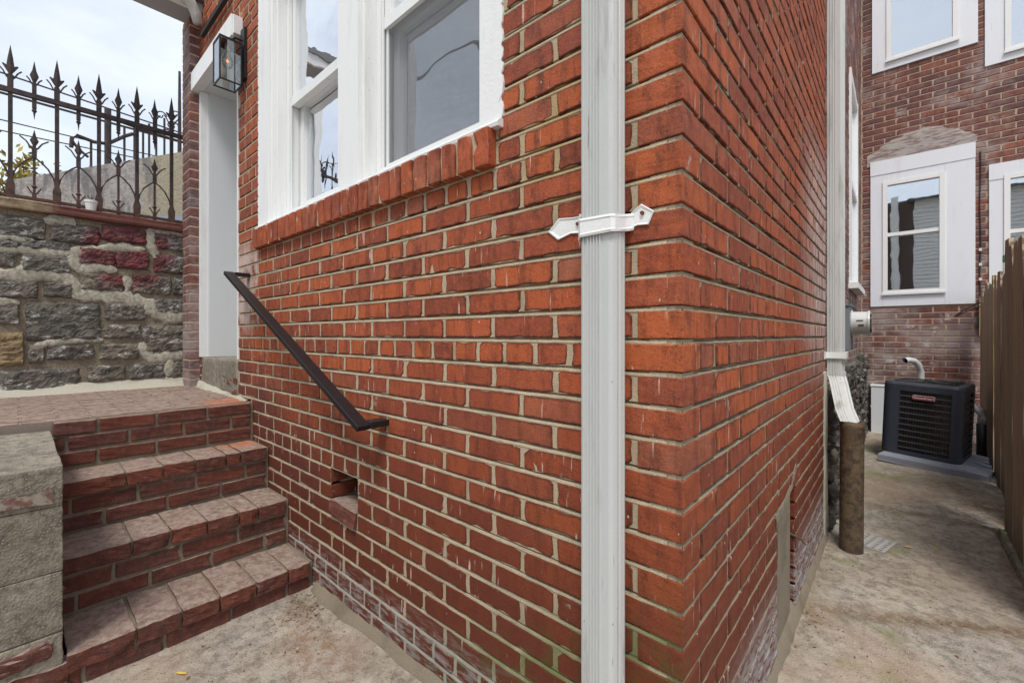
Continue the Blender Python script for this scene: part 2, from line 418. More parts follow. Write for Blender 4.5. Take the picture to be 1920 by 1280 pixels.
def mk_wood():
    t = NT('weathered_cedar_board')
    tint = t.tint()
    x, y, z = t.sep(t.pos())
    off = t.mul(tint, 40.0)
    cb = t.n.new('ShaderNodeCombineXYZ'); t.put(cb.inputs[0], t.add(x, off)); t.put(cb.inputs[1], y); t.put(cb.inputs[2], t.add(z, off))
    v = t.map(cb.outputs[0], (9, 9, 0.55))
    rings = t.wave(2.6, v, 7.0, 3, 'Y', 1.2)
    g = t.noise(8, 6, 0.7, t.map(cb.outputs[0], (6, 6, 0.25)))
    c = t.ramp(tint, [(0.0, (0.56, 0.38, 0.22)), (0.3, (0.46, 0.38, 0.29)), (0.6, (0.62, 0.43, 0.25)), (0.8, (0.38, 0.32, 0.26)), (1.0, (0.54, 0.42, 0.30))])
    c = t.mix(t.step(rings, 0.25, 0.75, 0.0, 0.8), c, (0.13, 0.07, 0.034))
    c = t.mix(t.step(g, 0.48, 0.7, 0, 0.5), c, (0.42, 0.36, 0.28))
    c = t.mix(t.step(t.add(z, t.mul(g, 0.3)), 0.08, 0.42, 0.65, 0.0), c, (0.085, 0.070, 0.055))
    return t.done(c, 0.8, t.bump(t.add(rings, g), 0.35, 0.002), spec=0.25)
M['wood'] = mk_wood()

def mk_glass(name, refl, wavy=0.0, tintc=(0.9, 0.93, 0.92), ws=4.5):
    t = NT(name)
    t.n.remove(t.b)
    tr = t.n.new('ShaderNodeBsdfTransparent'); tr.inputs[0].default_value = tintc + (1,)
    gl = t.n.new('ShaderNodeBsdfGlossy'); gl.inputs['Roughness'].default_value = 0.012
    gl.inputs['Color'].default_value = (0.95, 0.97, 1.0, 1)
    fr = t.n.new('ShaderNodeFresnel'); fr.inputs['IOR'].default_value = 1.5
    f = t.math('ADD', t.mul(fr.outputs[0], 1.6), refl, clamp=True)
    if wavy:
        b = t.bump(t.noise(ws, 2, 0.4), wavy, 0.02)
        t.l.new(b, gl.inputs['Normal'])
    ms = t.n.new('ShaderNodeMixShader'); t.put(ms.inputs[0], f)
    t.l.new(tr.outputs[0], ms.inputs[1]); t.l.new(gl.outputs[0], ms.inputs[2])
    t.l.new(ms.outputs[0], t.out.inputs['Surface'])
    return t.m
M['glass'] = mk_glass('window_glass', 0.58, 0.25)
M['wavyglass'] = mk_glass('rippled_window_glass', 0.72, 0.9, ws=2.2)
M['rearglass'] = mk_glass('rear_window_glass', 0.42, 0.02)
M['lampglass'] = mk_glass('clear_lantern_glass', 0.06)

def mk_screen():
    t = NT('insect_screen_mesh')
    t.n.remove(t.b)
    tr = t.n.new('ShaderNodeBsdfTransparent')
    df = t.n.new('ShaderNodeBsdfDiffuse'); df.inputs[0].default_value = (0.20, 0.21, 0.225, 1)
    x, y, z = t.sep(t.pos())
    wv = t.math('MAXIMUM', t.wave(110, t.map(t.pos(), (1, 0, 0)), 0.6, 1, 'X'), t.wave(110, t.map(t.pos(), (0, 0, 1)), 0.6, 1, 'Z'))
    ms = t.n.new('ShaderNodeMixShader'); t.put(ms.inputs[0], t.step(wv, 0.3, 0.95, 0.14, 0.40))
    t.l.new(tr.outputs[0], ms.inputs[1]); t.l.new(df.outputs[0], ms.inputs[2])
    t.l.new(ms.outputs[0], t.out.inputs['Surface'])
    return t.m
M['screen'] = mk_screen()

def mk_flat(name, col, rough=0.6, emit=0.0):
    t = NT(name)
    n = t.noise(60, 3)
    c = t.mix(n, col, tuple(v * 0.8 for v in col))
    if emit:
        t.put(t.b.inputs['Emission Color'], col); t.b.inputs['Emission Strength'].default_value = emit
    return t.done(c, rough, spec=0.4)
M['badge'] = mk_flat('dark_red_badge', (0.30, 0.012, 0.018), 0.35)
M['badgewhite'] = mk_flat('off_white_badge_print', (0.70, 0.66, 0.64), 0.5)
M['filament'] = mk_flat('glowing_filament', (1.0, 0.32, 0.05), 0.5, 1.6)
M['brass'] = mk_flat('pale_metal_socket', (0.50, 0.50, 0.50), 0.35)
M['yellowleaf'] = mk_flat('yellow_fallen_leaf', (0.62, 0.42, 0.08), 0.6)
M['dryleaf'] = mk_flat('dry_brown_leaf', (0.22, 0.115, 0.04), 0.8)
M['treeleaf'] = mk_flat('yellow_green_foliage', (0.30, 0.27, 0.055), 0.7)
M['bark'] = mk_flat('brown_bark', (0.10, 0.07, 0.05), 0.9)
M['print'] = mk_flat('dark_print', (0.10, 0.05, 0.05), 0.6)
M['greenplastic'] = mk_flat('green_plastic', (0.02, 0.22, 0.08), 0.5)
M['rustscrew'] = mk_flat('rusty_screw', (0.14, 0.055, 0.02), 0.8)
M['stain_brown'] = mk_flat('brown_stained_boards', (0.085, 0.055, 0.045), 0.8)
M['dark'] = mk_flat('unlit_cavity', (0.03, 0.026, 0.024), 0.9)
M['metalplate'] = mk_flat('galvanised_grate', (0.40, 0.38, 0.36), 0.6)
M['plastic'] = mk_flat('white_scrap_plastic', (0.70, 0.70, 0.69), 0.5)

# ------------------------------------------------------------------ geometry helpers
RIM = {}
class MB:
    def __init__(s): s.v, s.f, s.tint, s.rim = [], [], [], {}
    def poly(s, verts, faces, tint=0.0, rim=False):
        o = len(s.v); s.v += [tuple(p) for p in verts]
        if rim: s.rim[o] = RIM[len(verts)]
        s.f += [tuple(i + o for i in f) for f in faces]; s.tint += [tint] * len(faces)
    def box(s, a, b, tint=0.0, M4=None, jit=0.0, rng=None):
        vs = [Vector((x, y, z)) for x in (a[0], b[0]) for y in (a[1], b[1]) for z in (a[2], b[2])]
        if jit: vs = [v + Vector([rng.uniform(-jit, jit) for _ in range(3)]) for v in vs]
        if M4 is not None: vs = [M4 @ v for v in vs]
        s.poly(vs, [(0, 1, 3, 2), (4, 6, 7, 5), (0, 4, 5, 1), (2, 3, 7, 6), (0, 2, 6, 4), (1, 5, 7, 3)], tint)
    def tube(s, pts, r, n=8, tint=0.0, cap=True, twist=0.0):
        pts = [Vector(p) for p in pts]; rs = r if isinstance(r, (list, tuple)) else [r] * len(pts)
        vs, fs = [], []
        up = Vector((0, 0, 1))
        for i, p in enumerate(pts):
            d = (pts[min(i + 1, len(pts) - 1)] - pts[max(i - 1, 0)]).normalized()
            ref = up if abs(d.dot(up)) < 0.95 else Vector((0, 1, 0))
            a = d.cross(ref).normalized(); b = a.cross(d).normalized()
            for k in range(n):
                an = 2 * math.pi * (k + 0.5) / n + twist
                vs.append(p + (a * math.cos(an) + b * math.sin(an)) * rs[i])
        for i in range(len(pts) - 1):
            for k in range(n):
                k2 = (k + 1) % n
                fs.append((i * n + k, i * n + k2, (i + 1) * n + k2, (i + 1) * n + k))
        if cap:
            fs.append(tuple(range(n - 1, -1, -1))); fs.append(tuple((len(pts) - 1) * n + k for k in range(n)))
        s.poly(vs, fs, tint)
    def loft(s, prof, path, cap=True, tint=0.0):
        # horizontal cross section carried along a path, straight up pieces keep the profile
        n = len(prof); vs, fs = [], []
        for (px, py, pz) in path:
            for (x, y) in prof: vs.append((x + px, y + py, pz))
        for i in range(len(path) - 1):
            for k in range(n):
                k2 = (k + 1) % n
                fs.append((i * n + k, i * n + k2, (i + 1) * n + k2, (i + 1) * n + k))
        if cap:
            fs.append(tuple(range(n))); fs.append(tuple((len(path) - 1) * n + k for k in range(n)))
        s.poly(vs, fs, tint)
    def ext(s, prof, axis, a, b, tint=0.0):
        # closed outline in the two other axes, extruded along axis
        n = len(prof); vs = []
        for w in (a, b):
            for (p, q) in prof:
                v = [0, 0, 0]; v[axis] = w; o = [i for i in range(3) if i != axis]; v[o[0]] = p; v[o[1]] = q; vs.append(v)
        fs = [tuple(range(n)), tuple(range(n, 2 * n))] + [(k, (k + 1) % n, n + (k + 1) % n, n + k) for k in range(n)]
        s.poly(vs, fs, tint)
    def mesh(s, name, mat, smooth=False, tints=False):
        me = bpy.data.meshes.new(name); me.from_pydata(s.v, [], s.f)
        bm = bmesh.new(); bm.from_mesh(me); bmesh.ops.recalc_face_normals(bm, faces=bm.faces); bm.to_mesh(me); bm.free()
        if mat: me.materials.append(mat)
        if s.rim:
            rv = [0.0] * len(s.v)
            for o_, l_ in s.rim.items(): rv[o_:o_ + len(l_)] = l_
            at = me.attributes.new('rim', 'FLOAT', 'POINT'); at.data.foreach_set('value', rv)
        if tints:
            at = me.attributes.new('tint', 'FLOAT', 'FACE'); at.data.foreach_set('value', s.tint)
        if smooth: me.polygons.foreach_set('use_smooth', [True] * len(me.polygons))
        me.update()
        return me
    def build(s, name, mat, parent=None, smooth=False, tints=False, **kw):
        return link(name, s.mesh(name, mat, smooth, tints), parent, **kw)

def link(name, me, parent=None, loc=(0, 0, 0), rot=(0, 0, 0), **tags):
    o = bpy.data.objects.new(name, me); COL.objects.link(o)
    o.location = loc; o.rotation_euler = rot
    if parent is not None: o.parent = parent
    for k, v in tags.items(): o[k] = v
    return o

def thing(name, label, cat, group=None, loc=(0, 0, 0), rot=(0, 0, 0)):
    o = link(name, None, None, loc, rot, label=label, category=cat)
    if group: o['group'] = group
    return o

def bevel_box(L, D, H, r, rng, jit=0.0012, cuts=3, seg=2, chips=0):
    """worn block centred on the origin: rounded, subdivided and roughened"""
    bm = bmesh.new(); bmesh.ops.create_cube(bm, size=1.0)
    for v in bm.verts: v.co = Vector((v.co.x * (L - 0), v.co.y * D, v.co.z * H))
    bmesh.ops.bevel(bm, geom=list(bm.edges), offset=r, segments=seg, affect='EDGES', profile=0.6)
    long_e = [e for e in bm.edges if e.calc_length() > min(L, D, H) * 0.45]
    if cuts: bmesh.ops.subdivide_edges(bm, edges=long_e, cuts=cuts, use_grid_fill=True)
    sd = Vector((rng.uniform(0, 90), rng.uniform(0, 90), rng.uniform(0, 90)))
    half = Vector((L / 2, D / 2, H / 2))
    if cuts and r < 0.006 and min(L, H) > .03:
        pass
    cps = [Vector((rng.choice((-1, 1)) * half.x, rng.choice((-1, 1)) * half.y, rng.uniform(-1, 1) * half.z)) for _ in range(chips)]
    for v in bm.verts:
        n = noise.noise_vector(v.co * 38 + sd) * jit * 1.6 + noise.noise_vector(v.co * 120 + sd) * jit
        v.co += n
        for c in cps:
            d = (v.co - c).length
            if d < 0.022: v.co += (-(v.co.normalized()) * (0.022 - d) * 0.5)
    return bm

def bm_mesh(bm, name, mat, smooth=True):
    if name == 'brick': smooth = False
    bmesh.ops.recalc_face_normals(bm, faces=bm.faces)
    if name == 'brick':
        lay = bm.verts.layers.float.new('rim')
        h = [max(abs(v.co[i]) for v in bm.verts) for i in range(3)]
        for v in bm.verts:
            v[lay] = 0.42 if sum(1 for i in range(3) if h[i] - abs(v.co[i]) < 0.0052) >= 2 else 0.0
    me = bpy.data.meshes.new(name); bm.to_mesh(me); bm.free(); me.materials.append(mat)
    if smooth: me.polygons.foreach_set('use_smooth', [True] * len(me.polygons))
    return me

def brick_face(L, H, D, rng, fine=True):
    """brick seen from its face: x along, z up, face at y=0 looking to -y, back at y=D"""
    nx = max(2, int(L / 0.028)) if fine else 2
    nz_ = 2 if fine else 1
    c = [rng.uniform(0.003, 0.010) if rng.random() < 0.55 else rng.uniform(0.0015, 0.004) for _ in range(4)]
    if rng.random() < 0.12: c[rng.randrange(4)] = rng.uniform(0.010, 0.018)
    hx, hz = L / 2, H / 2
    j = lambda a=0.0010: rng.uniform(-a * 1.4, a * 0.6)
    P = []
    def side(x0, z0, x1, z1, n, nxn, nzn):
        for i in range(n):
            f = i / (n - 1) if n > 1 else 0.5
            q = j() if 0 < i < n - 1 else j(0.0005)
            if rng.random() < 0.13: q -= rng.uniform(0.001, 0.004)
            P.append((x0 + (x1 - x0) * f + nxn * q, z0 + (z1 - z0) * f + nzn * q))
    side(-hx + c[0], -hz, hx - c[1], -hz, nx + 1, 0, -1)
    side(hx, -hz + c[1], hx, hz - c[2], nz_ + 1, 1, 0)
    side(hx - c[2], hz, -hx + c[3], hz, nx + 1, 0, 1)
    side(-hx, hz - c[3], -hx, -hz + c[0], nz_ + 1, -1, 0)
    n = len(P)
    tx, tz = rng.uniform(-0.008, 0.008), rng.uniform(-0.015, 0.015)
    proud = rng.uniform(-0.0012, 0.0014)
    rings = [(D, 0.0), (0.0030, 0.0), (0.0008, 0.0012), (0.0, 0.0030), (0.0, 0.0085)] if fine else [(D, 0.0), (0.0025, 0.0), (0.0, 0.003)]
    vs, fs = [], []
    for (yy, ins) in rings:
        for (px, pz) in P:
            x = px - math.copysign(min(ins, abs(px)), px); zz = pz - math.copysign(min(ins, abs(pz)), pz)
            yv = yy - proud + x * tx + zz * tz if yy < D else yy
            if ins == 0.0 and yy < D: yv += rng.uniform(-0.0005, 0.001)
            vs.append((x, yv, zz))
    for r_ in range(len(rings) - 1):
        for k in range(n):
            k2 = (k + 1) % n
            fs.append((r_ * n + k, r_ * n + k2, (r_ + 1) * n + k2, (r_ + 1) * n + k))
    fs.append(tuple((len(rings) - 1) * n + k for k in range(n)))
    RIM[len(vs)] = [1.0] * (3 * n) + [0.75] * n + [0.0] * (len(vs) - 4 * n) if fine else [1.0] * (2 * n) + [0.4] * (len(vs) - 2 * n)
    return vs, fs

def cut(a, b, holes, gap=0.0):
    segs = [(a, b)]
    for (h0, h1) in holes:
        out = []
        for (p, q) in segs:
            if q <= h0 or p >= h1: out.append((p, q)); continue
            if p < h0: out.append((p, h0 - gap))
            if q > h1: out.append((h1 + gap, q))
        segs = out
    return [s_ for s_ in segs if s_[1] - s_[0] > 0.02]

def project(p):
    d = Vector(p) - CAM
    r = Vector((math.cos(R(41.43)), math.sin(R(41.43)), 0)); w = Vector((-math.sin(R(41.43)), math.cos(R(41.43)), 0))
    dep = d.dot(w)
    if dep < 0.05: return None
    return 960 + 821 * d.dot(r) / dep, 628 - 821 * d.z / dep, dep

def seen_size(p, n, area):
    q = project(p)
    if q is None: return 0.0
    if not (-60 < q[0] < 1980 and -60 < q[1] < 1340): return 0.0
    d = Vector(p) - CAM
    return area * abs(d.normalized().dot(n)) / (q[2] ** 2)

TOP, CH, JT = 1.097, 0.068, 0.0116       # top of the header course, course height, joint
# ------------------------------------------------------------------ ground
def ground_height(x, y):
    s = min(1, max(0, (x + 0.35) / 0.5)); s = s * s * (3 - 2 * s)
    z = -0.055 * s
    z += noise.noise(Vector((x * 1.7, y * 1.7, 0.3))) * 0.007 + noise.noise(Vector((x * 7, y * 7, 4))) * 0.003
    z += noise.noise(Vector((x * 28, y * 28, 9))) * 0.0018 + noise.noise(Vector((x * 13, y * 13, 7))) * 0.0022
    return z
JOINTS = [((.30, 1.50), (.36, 1.05), .35), ((.36, 1.05), (.55, .7), .3), ((-1.35, -.35), (-.95, -.6), .3), ((.45, 3.03), (.40, 2.6), .3), ((0.0, 1.35), (0.70, 1.745), 1.0), ((0.10, 3.00), (0.80, 3.045), 0.8), ((0.1, 3.85), (0.42, 3.51), 0.5), ((0.42, 3.51), (0.8, 3.58), 0.6),
          ((0.75, 2.2), (0.79, 3.0), 0.8), ((0.79, 3.0), (0.86, 3.7), 0.9), ((-1.6, -0.10), (-0.9, -0.055), 0.35), ((-0.9, -0.055), (-0.3, -0.04), 0.3),
          ((0.03, 0.9), (0.03, 2.2), 0.5)]
BLOBS = [((-1.50, -0.10), 0.10, 0.9), ((-1.30, -0.22), 0.10, 0.45), ((0.06, 1.30), 0.09, 0.9), ((0.72, 3.45), 0.16, 0.9), ((0.25, 3.3), 0.30, 0.35), ((0.2, 3.9), 0.3, 0.45),
         ((0.4, 2.0), 0.45, 0.30), ((-1.2, -0.5), 0.35, 0.15), ((0.55, 3.9), 0.25, 0.5)]
def segd(x, y, a, b):
    ax, ay = a; bx, by = b; vx, vy = bx - ax, by - ay
    f = max(0, min(1, ((x - ax) * vx + (y - ay) * vy) / (vx * vx + vy * vy)))
    return math.hypot(x - ax - vx * f, y - ay - vy * f)
def make_ground():
    xs = [-3.9 + 0.03 * i for i in range(int(6.6 / 0.03))]; ys = [-3.4 + 0.03 * i for i in range(int(10.2 / 0.03))]
    xs = [-90, -40, -15, -8] + xs + [5, 10, 40, 90]; ys = [-90, -40, -15, -7] + ys + [9, 15, 40, 90]
    v, dirt = [], []
    for y in ys:
        for x in xs:
            near = -4 < x < 2.8 and -3.5 < y < 6.9
            z = ground_height(x, y) if near else (-0.055 if x > 0 else 0.0)
            dv = 0.0
            if near:
                wob = noise.noise(Vector((x * 5, y * 5, 2))) * 0.03
                for (a, b, s_) in JOINTS:
                    d = segd(x, y, a, b) + wob
                    if d < 0.016: z -= 0.014 * s_ * (1 - max(d, 0) / 0.016)
                    if d < 0.09: dv = max(dv, s_ * (1 - max(d, 0) / 0.09))
                for (c, r_, s_) in BLOBS:
                    d = math.hypot(x - c[0], y - c[1]) + wob
                    if d < r_: dv = max(dv, s_ * (1 - (max(d, 0) / r_) ** 2))
            v.append((x, y, z)); dirt.append(dv)
    W = len(xs); f = [(j * W + i, j * W + i + 1, (j + 1) * W + i + 1, (j + 1) * W + i) for j in range(len(ys) - 1) for i in range(W - 1)]
    me = bpy.data.meshes.new('ground'); me.from_pydata(v, [], f); me.materials.append(M['ground'])
    at = me.attributes.new('dirt', 'FLOAT', 'POINT'); at.data.foreach_set('value', dirt)
    me.polygons.foreach_set('use_smooth', [True] * len(f))
    link('ground', me, kind='structure')
make_ground()

# ------------------------------------------------------------------ the corner house
house = thing('brick_house', 'red brick house corner with white windows, filling the middle of the photo', 'house')
WIN = (-2.276, -0.497, 1.675, 3.02)
DOOR = (-3.40, -2.625, 0.0, 2.86)
SILL = (-2.305, -0.505, 1.572, 1.677)
VENT = (-1.47, -1.25, 0.420, 0.553)
HATCH = (0.90, 1.28, -0.10, 0.490)
ZTOP = 3.62
K0 = int((TOP - ZTOP) / CH)
K1 = 17

def mortar_sheet(holes, a, b, face, name, parent, mat, zt=ZTOP, rec=(0.010, 0.0006, 0.0022), step=0.028, zb=-0.09, top=TOP, ch=CH, deep=0.0030):
    """joint profile: deep under each brick, flush above the next one; face(u, out, z) -> xyz"""
    rng = random.Random(4)
    n = int((b - a) / step); us = [a + (b - a) * i / n for i in range(n + 1)]
    for h in holes: us += [h[0], h[1]]
    us = sorted(set(round(u, 4) for u in us if a <= u <= b))
    zs = []
    k = int((top - zt) / ch) - 1
    while True:
        z0 = top - k * ch
        if z0 < zb: break
        zs += [(z0 + JT * 0.5, rec[0]), (z0 + JT * 0.5 - deep, rec[0]), (z0 + JT * 0.5 - deep - .0022, rec[1] + 0.0012), (z0 - JT * 0.5 + 0.0008, rec[1]), (z0 - JT * 0.5 - 0.002, rec[2]), (z0 - ch + JT * 0.5 + 0.0015, rec[2])]
        k += 1
    for h in holes: zs += [(h[2], rec[2]), (h[3], rec[2])]
    zs = sorted(zs, reverse=True)
    v, f, W = [], [], len(us)
    for (z, d) in zs:
        for u in us:
            q = noise.noise(Vector((u * 55, z * 55, 1.7))) * 0.0016
            v.append(face(u, -(d + q), z + (q if d < 0.01 else 0)))
    for r_ in range(len(zs) - 1):
        zm = (zs[r_][0] + zs[r_ + 1][0]) / 2
        for i in range(W - 1):
            um = (us[i] + us[i + 1]) / 2
            if any(h[0] < um < h[1] and h[2] < zm < h[3] for h in holes): continue
            f.append((r_ * W + i, r_ * W + i + 1, (r_ + 1) * W + i + 1, (r_ + 1) * W + i))
    m = MB(); m.poly(v, f)
    return m.build(name, mat, parent, smooth=False)

front_wall = mortar_sheet([WIN, DOOR, VENT], -3.655, -0.005, lambda u, o, z: (u, -o, z), 'wall', house, M['mortar'])
front_wall['label'] = 'front wall of the house with the windows and the doorway'
side_wall = mortar_sheet([HATCH], 0.005, 2.262, lambda u, o, z: (o, u, z), 'wall', house, M['mortar'], rec=(0.012, 0.0022, 0.0036), deep=0.0050)
side_wall['label'] = 'long side wall of the house running back along the alley'

def joints(k, side):
    """list of (start, end) distances from the corner for course k"""
    out = []
    odd = k % 2
    hdr = (k % 7 == 0)
    if side == 'front':
        first = 0.0965 if odd else 0.2035
        if hdr and not odd: first = 0.162
    else:
        first = 0.2035 if odd else 0.0965
    p = first + JT
    end = 3.66 if side == 'front' else 2.262
    rng = random.Random(k * 7 + (1 if side == 'front' else 2))
    while p < end - 0.02:
        if hdr and side == 'front':
            if k == 7 and p < 0.74: L = 0.1975
            elif odd and p < 0.2 and k != 7: L = 0.092
            else: L = 0.092
        elif hdr: L = 0.092
        else: L = 0.1975
        L += rng.uniform(-0.002, 0.002)
        if p + L > end: L = end - p
        out.append((p, p + L)); p += L + JT
    return first, out

BR = []      # (wall, centre, rotz, L, H, area-score)
rb = random.Random(11)
for k in range(K0, K1):
    zt, zb_ = TOP - k * CH - JT / 2, TOP - (k + 1) * CH + JT / 2
    zc, H = (zt + zb_) / 2, zt - zb_
    first, segs = joints(k, 'front')
    holes = [(-h[1], -h[0]) for h in (WIN, DOOR, SILL, VENT) if h[2] < zc < h[3]]
    for (a, b) in segs:
        for (p, q) in cut(a, b, holes, 0.0):
            if q - p < 0.03: continue
            c = (-(p + q) / 2, 0.0, zc + rb.uniform(-0.0008, 0.0008))
            BR.append(['f', c, q - p, H, seen_size(c, Vector((0, -1, 0)), (q - p) * H)])
    _, segs = joints(k, 'side')
    holes = [(h[0], h[1]) for h in (HATCH,) if h[2] < zc < h[3]]
    for (a, b) in segs:
        for (p, q) in cut(a, b, holes, 0.0):
            if q - p < 0.03: continue
            c = (0.0, (p + q) / 2, zc + rb.uniform(-0.0008, 0.0008))
            BR.append(['s', c, q - p, H, seen_size(c, Vector((1, 0, 0)), (q - p) * H)])

BR.sort(key=lambda e: -e[4])
NSINGLE = 246
cache = {}
def brick_mesh_for(L, H, idx):
    key = (round(L / 0.003), idx % (8 if L > 0.15 else 6))
    if key not in cache:
        rg = random.Random(hash(key) & 0xffff)
        m = MB(); v, f = brick_face(round(L / 0.003) * 0.003, H, 0.06, rg, True); m.poly(v, f, rim=True)
        cache[key] = m.mesh('brick', M['brick'])
    return cache[key]
for i, (w, c, L, H, sc) in enumerate(BR[:NSINGLE]):
    me = brick_mesh_for(L, H, rb.randrange(64))
    link('brick', me, front_wall if w == 'f' else side_wall, c, (0, 0, 0 if w == 'f' else R(90)))
stuff = {'f': MB(), 's': MB()}
for i, (w, c, L, H, sc) in enumerate(BR[NSINGLE:]):
    v, f = brick_face(L, H, 0.05, rb, sc > 0.0015)
    if w == 'f': v = [(x + c[0], y + c[1], z + c[2]) for x, y, z in v]
    else: v = [(-y + c[0], x + c[1], z + c[2]) for x, y, z in v]
    stuff[w].poly(v, f, rb.random(), rim=True)
stuff['f'].build('brick', M['brick'], front_wall, tints=True, kind='stuff')
stuff['s'].build('brick', M['brick'], side_wall, tints=True, kind='stuff')

# corner bricks, showing a face to the front and a face to the alley
cornerwork = MB()
ccache = {}
far_corner = MB()
for k in range(K0, K1):
    zc = TOP - (k + 0.5) * CH
    ff, _ = joints(k, 'front'); fs_, _ = joints(k, 'side')
    near = -11 < k < 13
    key = (round(ff, 3), round(fs_, 3), k % 5 if near else 0)
    if key not in ccache:
        rg = random.Random(k + 100)
        bm = bevel_box(ff, fs_, CH - JT, 0.0022, rg, 0.0007, 5 if near else 1, 2 if near else 1, chips=0)
        ccache[key] = bm_mesh(bm, 'brick', M['brick'], False)
    link('brick', ccache[key], house, (-ff / 2 + 0.0006, fs_ / 2 - 0.0006, zc))

cmb = MB()
for k in range(K0 - 1, K1):
    z1 = TOP - k * CH + JT / 2
    cmb.box((-.07, .0035, z1 - JT - .001), (-.004, .07, z1 - .0016))
cmb.build('corner_mortar', M['mortar'], house, kind='stuff')
# solid cores behind the faces
core = MB()
for (a, b) in (((-3.655, .052, -.1), (-3.405, .30, ZTOP)), ((-2.62, .052, -.1), (-2.282, .30, ZTOP)), ((-2.28, .052, -.1), (-1.478, .30, 1.665)),
               ((-1.242, .052, -.1), (-0.50, .30, 1.665)), ((-1.476, .20, -.1), (-1.244, .30, 1.665)), ((-1.476, .052, .56), (-1.244, .198, 1.665)), ((-1.476, .052, -.1), (-1.244, .198, .40)),
               ((-2.28, .052, 3.03), (-.498, .30, ZTOP)), ((-3.403, .052, 2.875), (-2.622, .30, ZTOP)),
               ((-.492, .052, -.1), (-.052, .30, ZTOP)), ((-.30, .302, -.1), (-.052, .895, ZTOP)), ((-.30, 1.285, -.1), (-.052, 2.258, ZTOP)),
               ((-.30, .897, .495), (-.052, 1.283, ZTOP)), ((-.30, .897, -.1), (-.10, 1.283, .493)), ((-3.655, .10, ZTOP + .002), (-.052, 2.25, ZTOP + .03))):
    core.box(a, b)
core.build('wall_core', M['mortar'], house)

# parapet band closing the top of the wall
# vent pocket: brick cheeks, tilted floor brick and a dark back
rg = random.Random(5)
vent = MB()
vent.box((-1.474, .14, .40), (-1.246, .149, .56))
vent.build('vent_back', M['dark'], house)
for (z_, q) in ((0.519, 0), (0.451, 1)):
    for xx in (-1.476, -1.244):
        if xx > -1.3: continue
        link('brick', bm_mesh(bevel_box(0.030, 0.13, 0.056, 0.003, rg, 0.0005, 2), 'brick', M['brick'], False), front_wall, (xx - 0.006, 0.069, z_))
link('brick', bm_mesh(bevel_box(0.205, 0.15, 0.06, 0.004, rg, 0.0025, 3), 'brick', M['stepbrick']), front_wall, (-1.358, 0.062, 0.387), (R(-7), R(2), 0), label='grey dusty brick forming the floor of the vent pocket')

# rowlock sill under the windows
sill = link('window_sill', None, house)
srg = random.Random(21)
m0 = MB(); m0.box((-2.295, -0.021, SILL[2] + 0.004), (-0.530, 0.045, SILL[3] - 0.004)); m0.build('mortar', M['mortar'], sill)
sc_ = [bm_mesh(bevel_box(0.0575, 0.09, 0.103, 0.0035, srg, 0.0013, 2, 2, 1), 'brick', M['brick']) for _ in range(7)]
nb = 26; pitch = (2.303 - 0.507) / nb
for i in range(nb):
    link('brick', sc_[srg.randrange(7)], sill, (-2.303 + pitch * (i + 0.5), 0.0155 + srg.uniform(-.0015, .0015), (SILL[2] + SILL[3]) / 2 + srg.uniform(-.0015, .0015)),
         (R(srg.uniform(-1, 1)), R(srg.uniform(-1.2, 1.2)), 0))

# ---- painted casing, mullion and double hung windows
def strip(m, x0, x1, y0, y1, z0, z1): m.box((x0, y0, z0), (x1, y1, z1))
cas = MB()
strip(cas, -2.284, -2.150, -0.004, 0.11, 1.690, 3.02)          # left casing flat
strip(cas, -2.149, -2.118, 0.010, 0.11, 1.700, 3.02)           # stepped moulding
strip(cas, -2.117, -2.092, 0.026, 0.11, 1.704, 3.02)
strip(cas, -1.405, -1.247, 0.0, 0.11, 1.704, 3.02)             # mullion
strip(cas, -1.246, -1.228, 0.018, 0.11, 1.704, 3.02)
strip(cas, -1.424, -1.406, 0.018, 0.11, 1.704, 3.02)
strip(cas, -0.572, -0.488, -0.004, 0.11, 1.690, 3.02)          # right casing
strip(cas, -0.590, -0.573, 0.020, 0.11, 1.704, 3.02)
strip(cas, -2.284, -0.488, -0.003, 0.11, 3.021, 3.10)
cas.build('window_casing', M['white'], house)
# lumpy caulk along the brick edges and the sloping painted sill
lump = MB(); lr = random.Random(8)
sl = []
n_ = 64
for i in range(n_ + 1):
    x = -2.290 + (2.290 - 0.484) * i / n_
    w = lr.uniform(-0.0025, 0.0025)
    sl.append([(x, 0.10, 1.716), (x, 0.062, 1.714), (x, -0.012 + w, 1.694 + w * .6), (x, -0.020 + w, 1.686 + w), (x, -0.018 + w, 1.6765 + w * 1.6), (x, 0.05, 1.675)])
vs = [p for r_ in sl for p in r_]
fs = [(i * 6 + a, i * 6 + a + 1, (i + 1) * 6 + a + 1, (i + 1) * 6 + a) for i in range(n_) for a in range(5)] + [(0, 1, 2, 3, 4, 5), tuple(n_ * 6 + a for a in range(6))]
lump.poly(vs, fs)
lump.build('painted_sill', M['white'], house)
for xe, sgn in ((-2.286, -1), (-0.486, 1)):
    cau = MB()
    z = 1.69
    while z < 3.0:
        h = lr.uniform(0.02, 0.075); w = lr.uniform(0.001, 0.0055)
        if (z * 1000 // 34) % 2: w *= 1.25
        zz = [z, z + h * .3, z + h * .7, z + h]
        pr = [(xe - sgn * 0.01, z), (xe + sgn * w * .5, zz[1]), (xe + sgn * w, zz[2]), (xe + sgn * w * .4, zz[3]), (xe - sgn * 0.01, zz[3])]
        cau.ext([(p[0], p[1]) for p in pr], 1, -0.005 + lr.uniform(-.001, .001), 0.02)
        z += h
    cau.build('caulk_bead', M['white'], house)

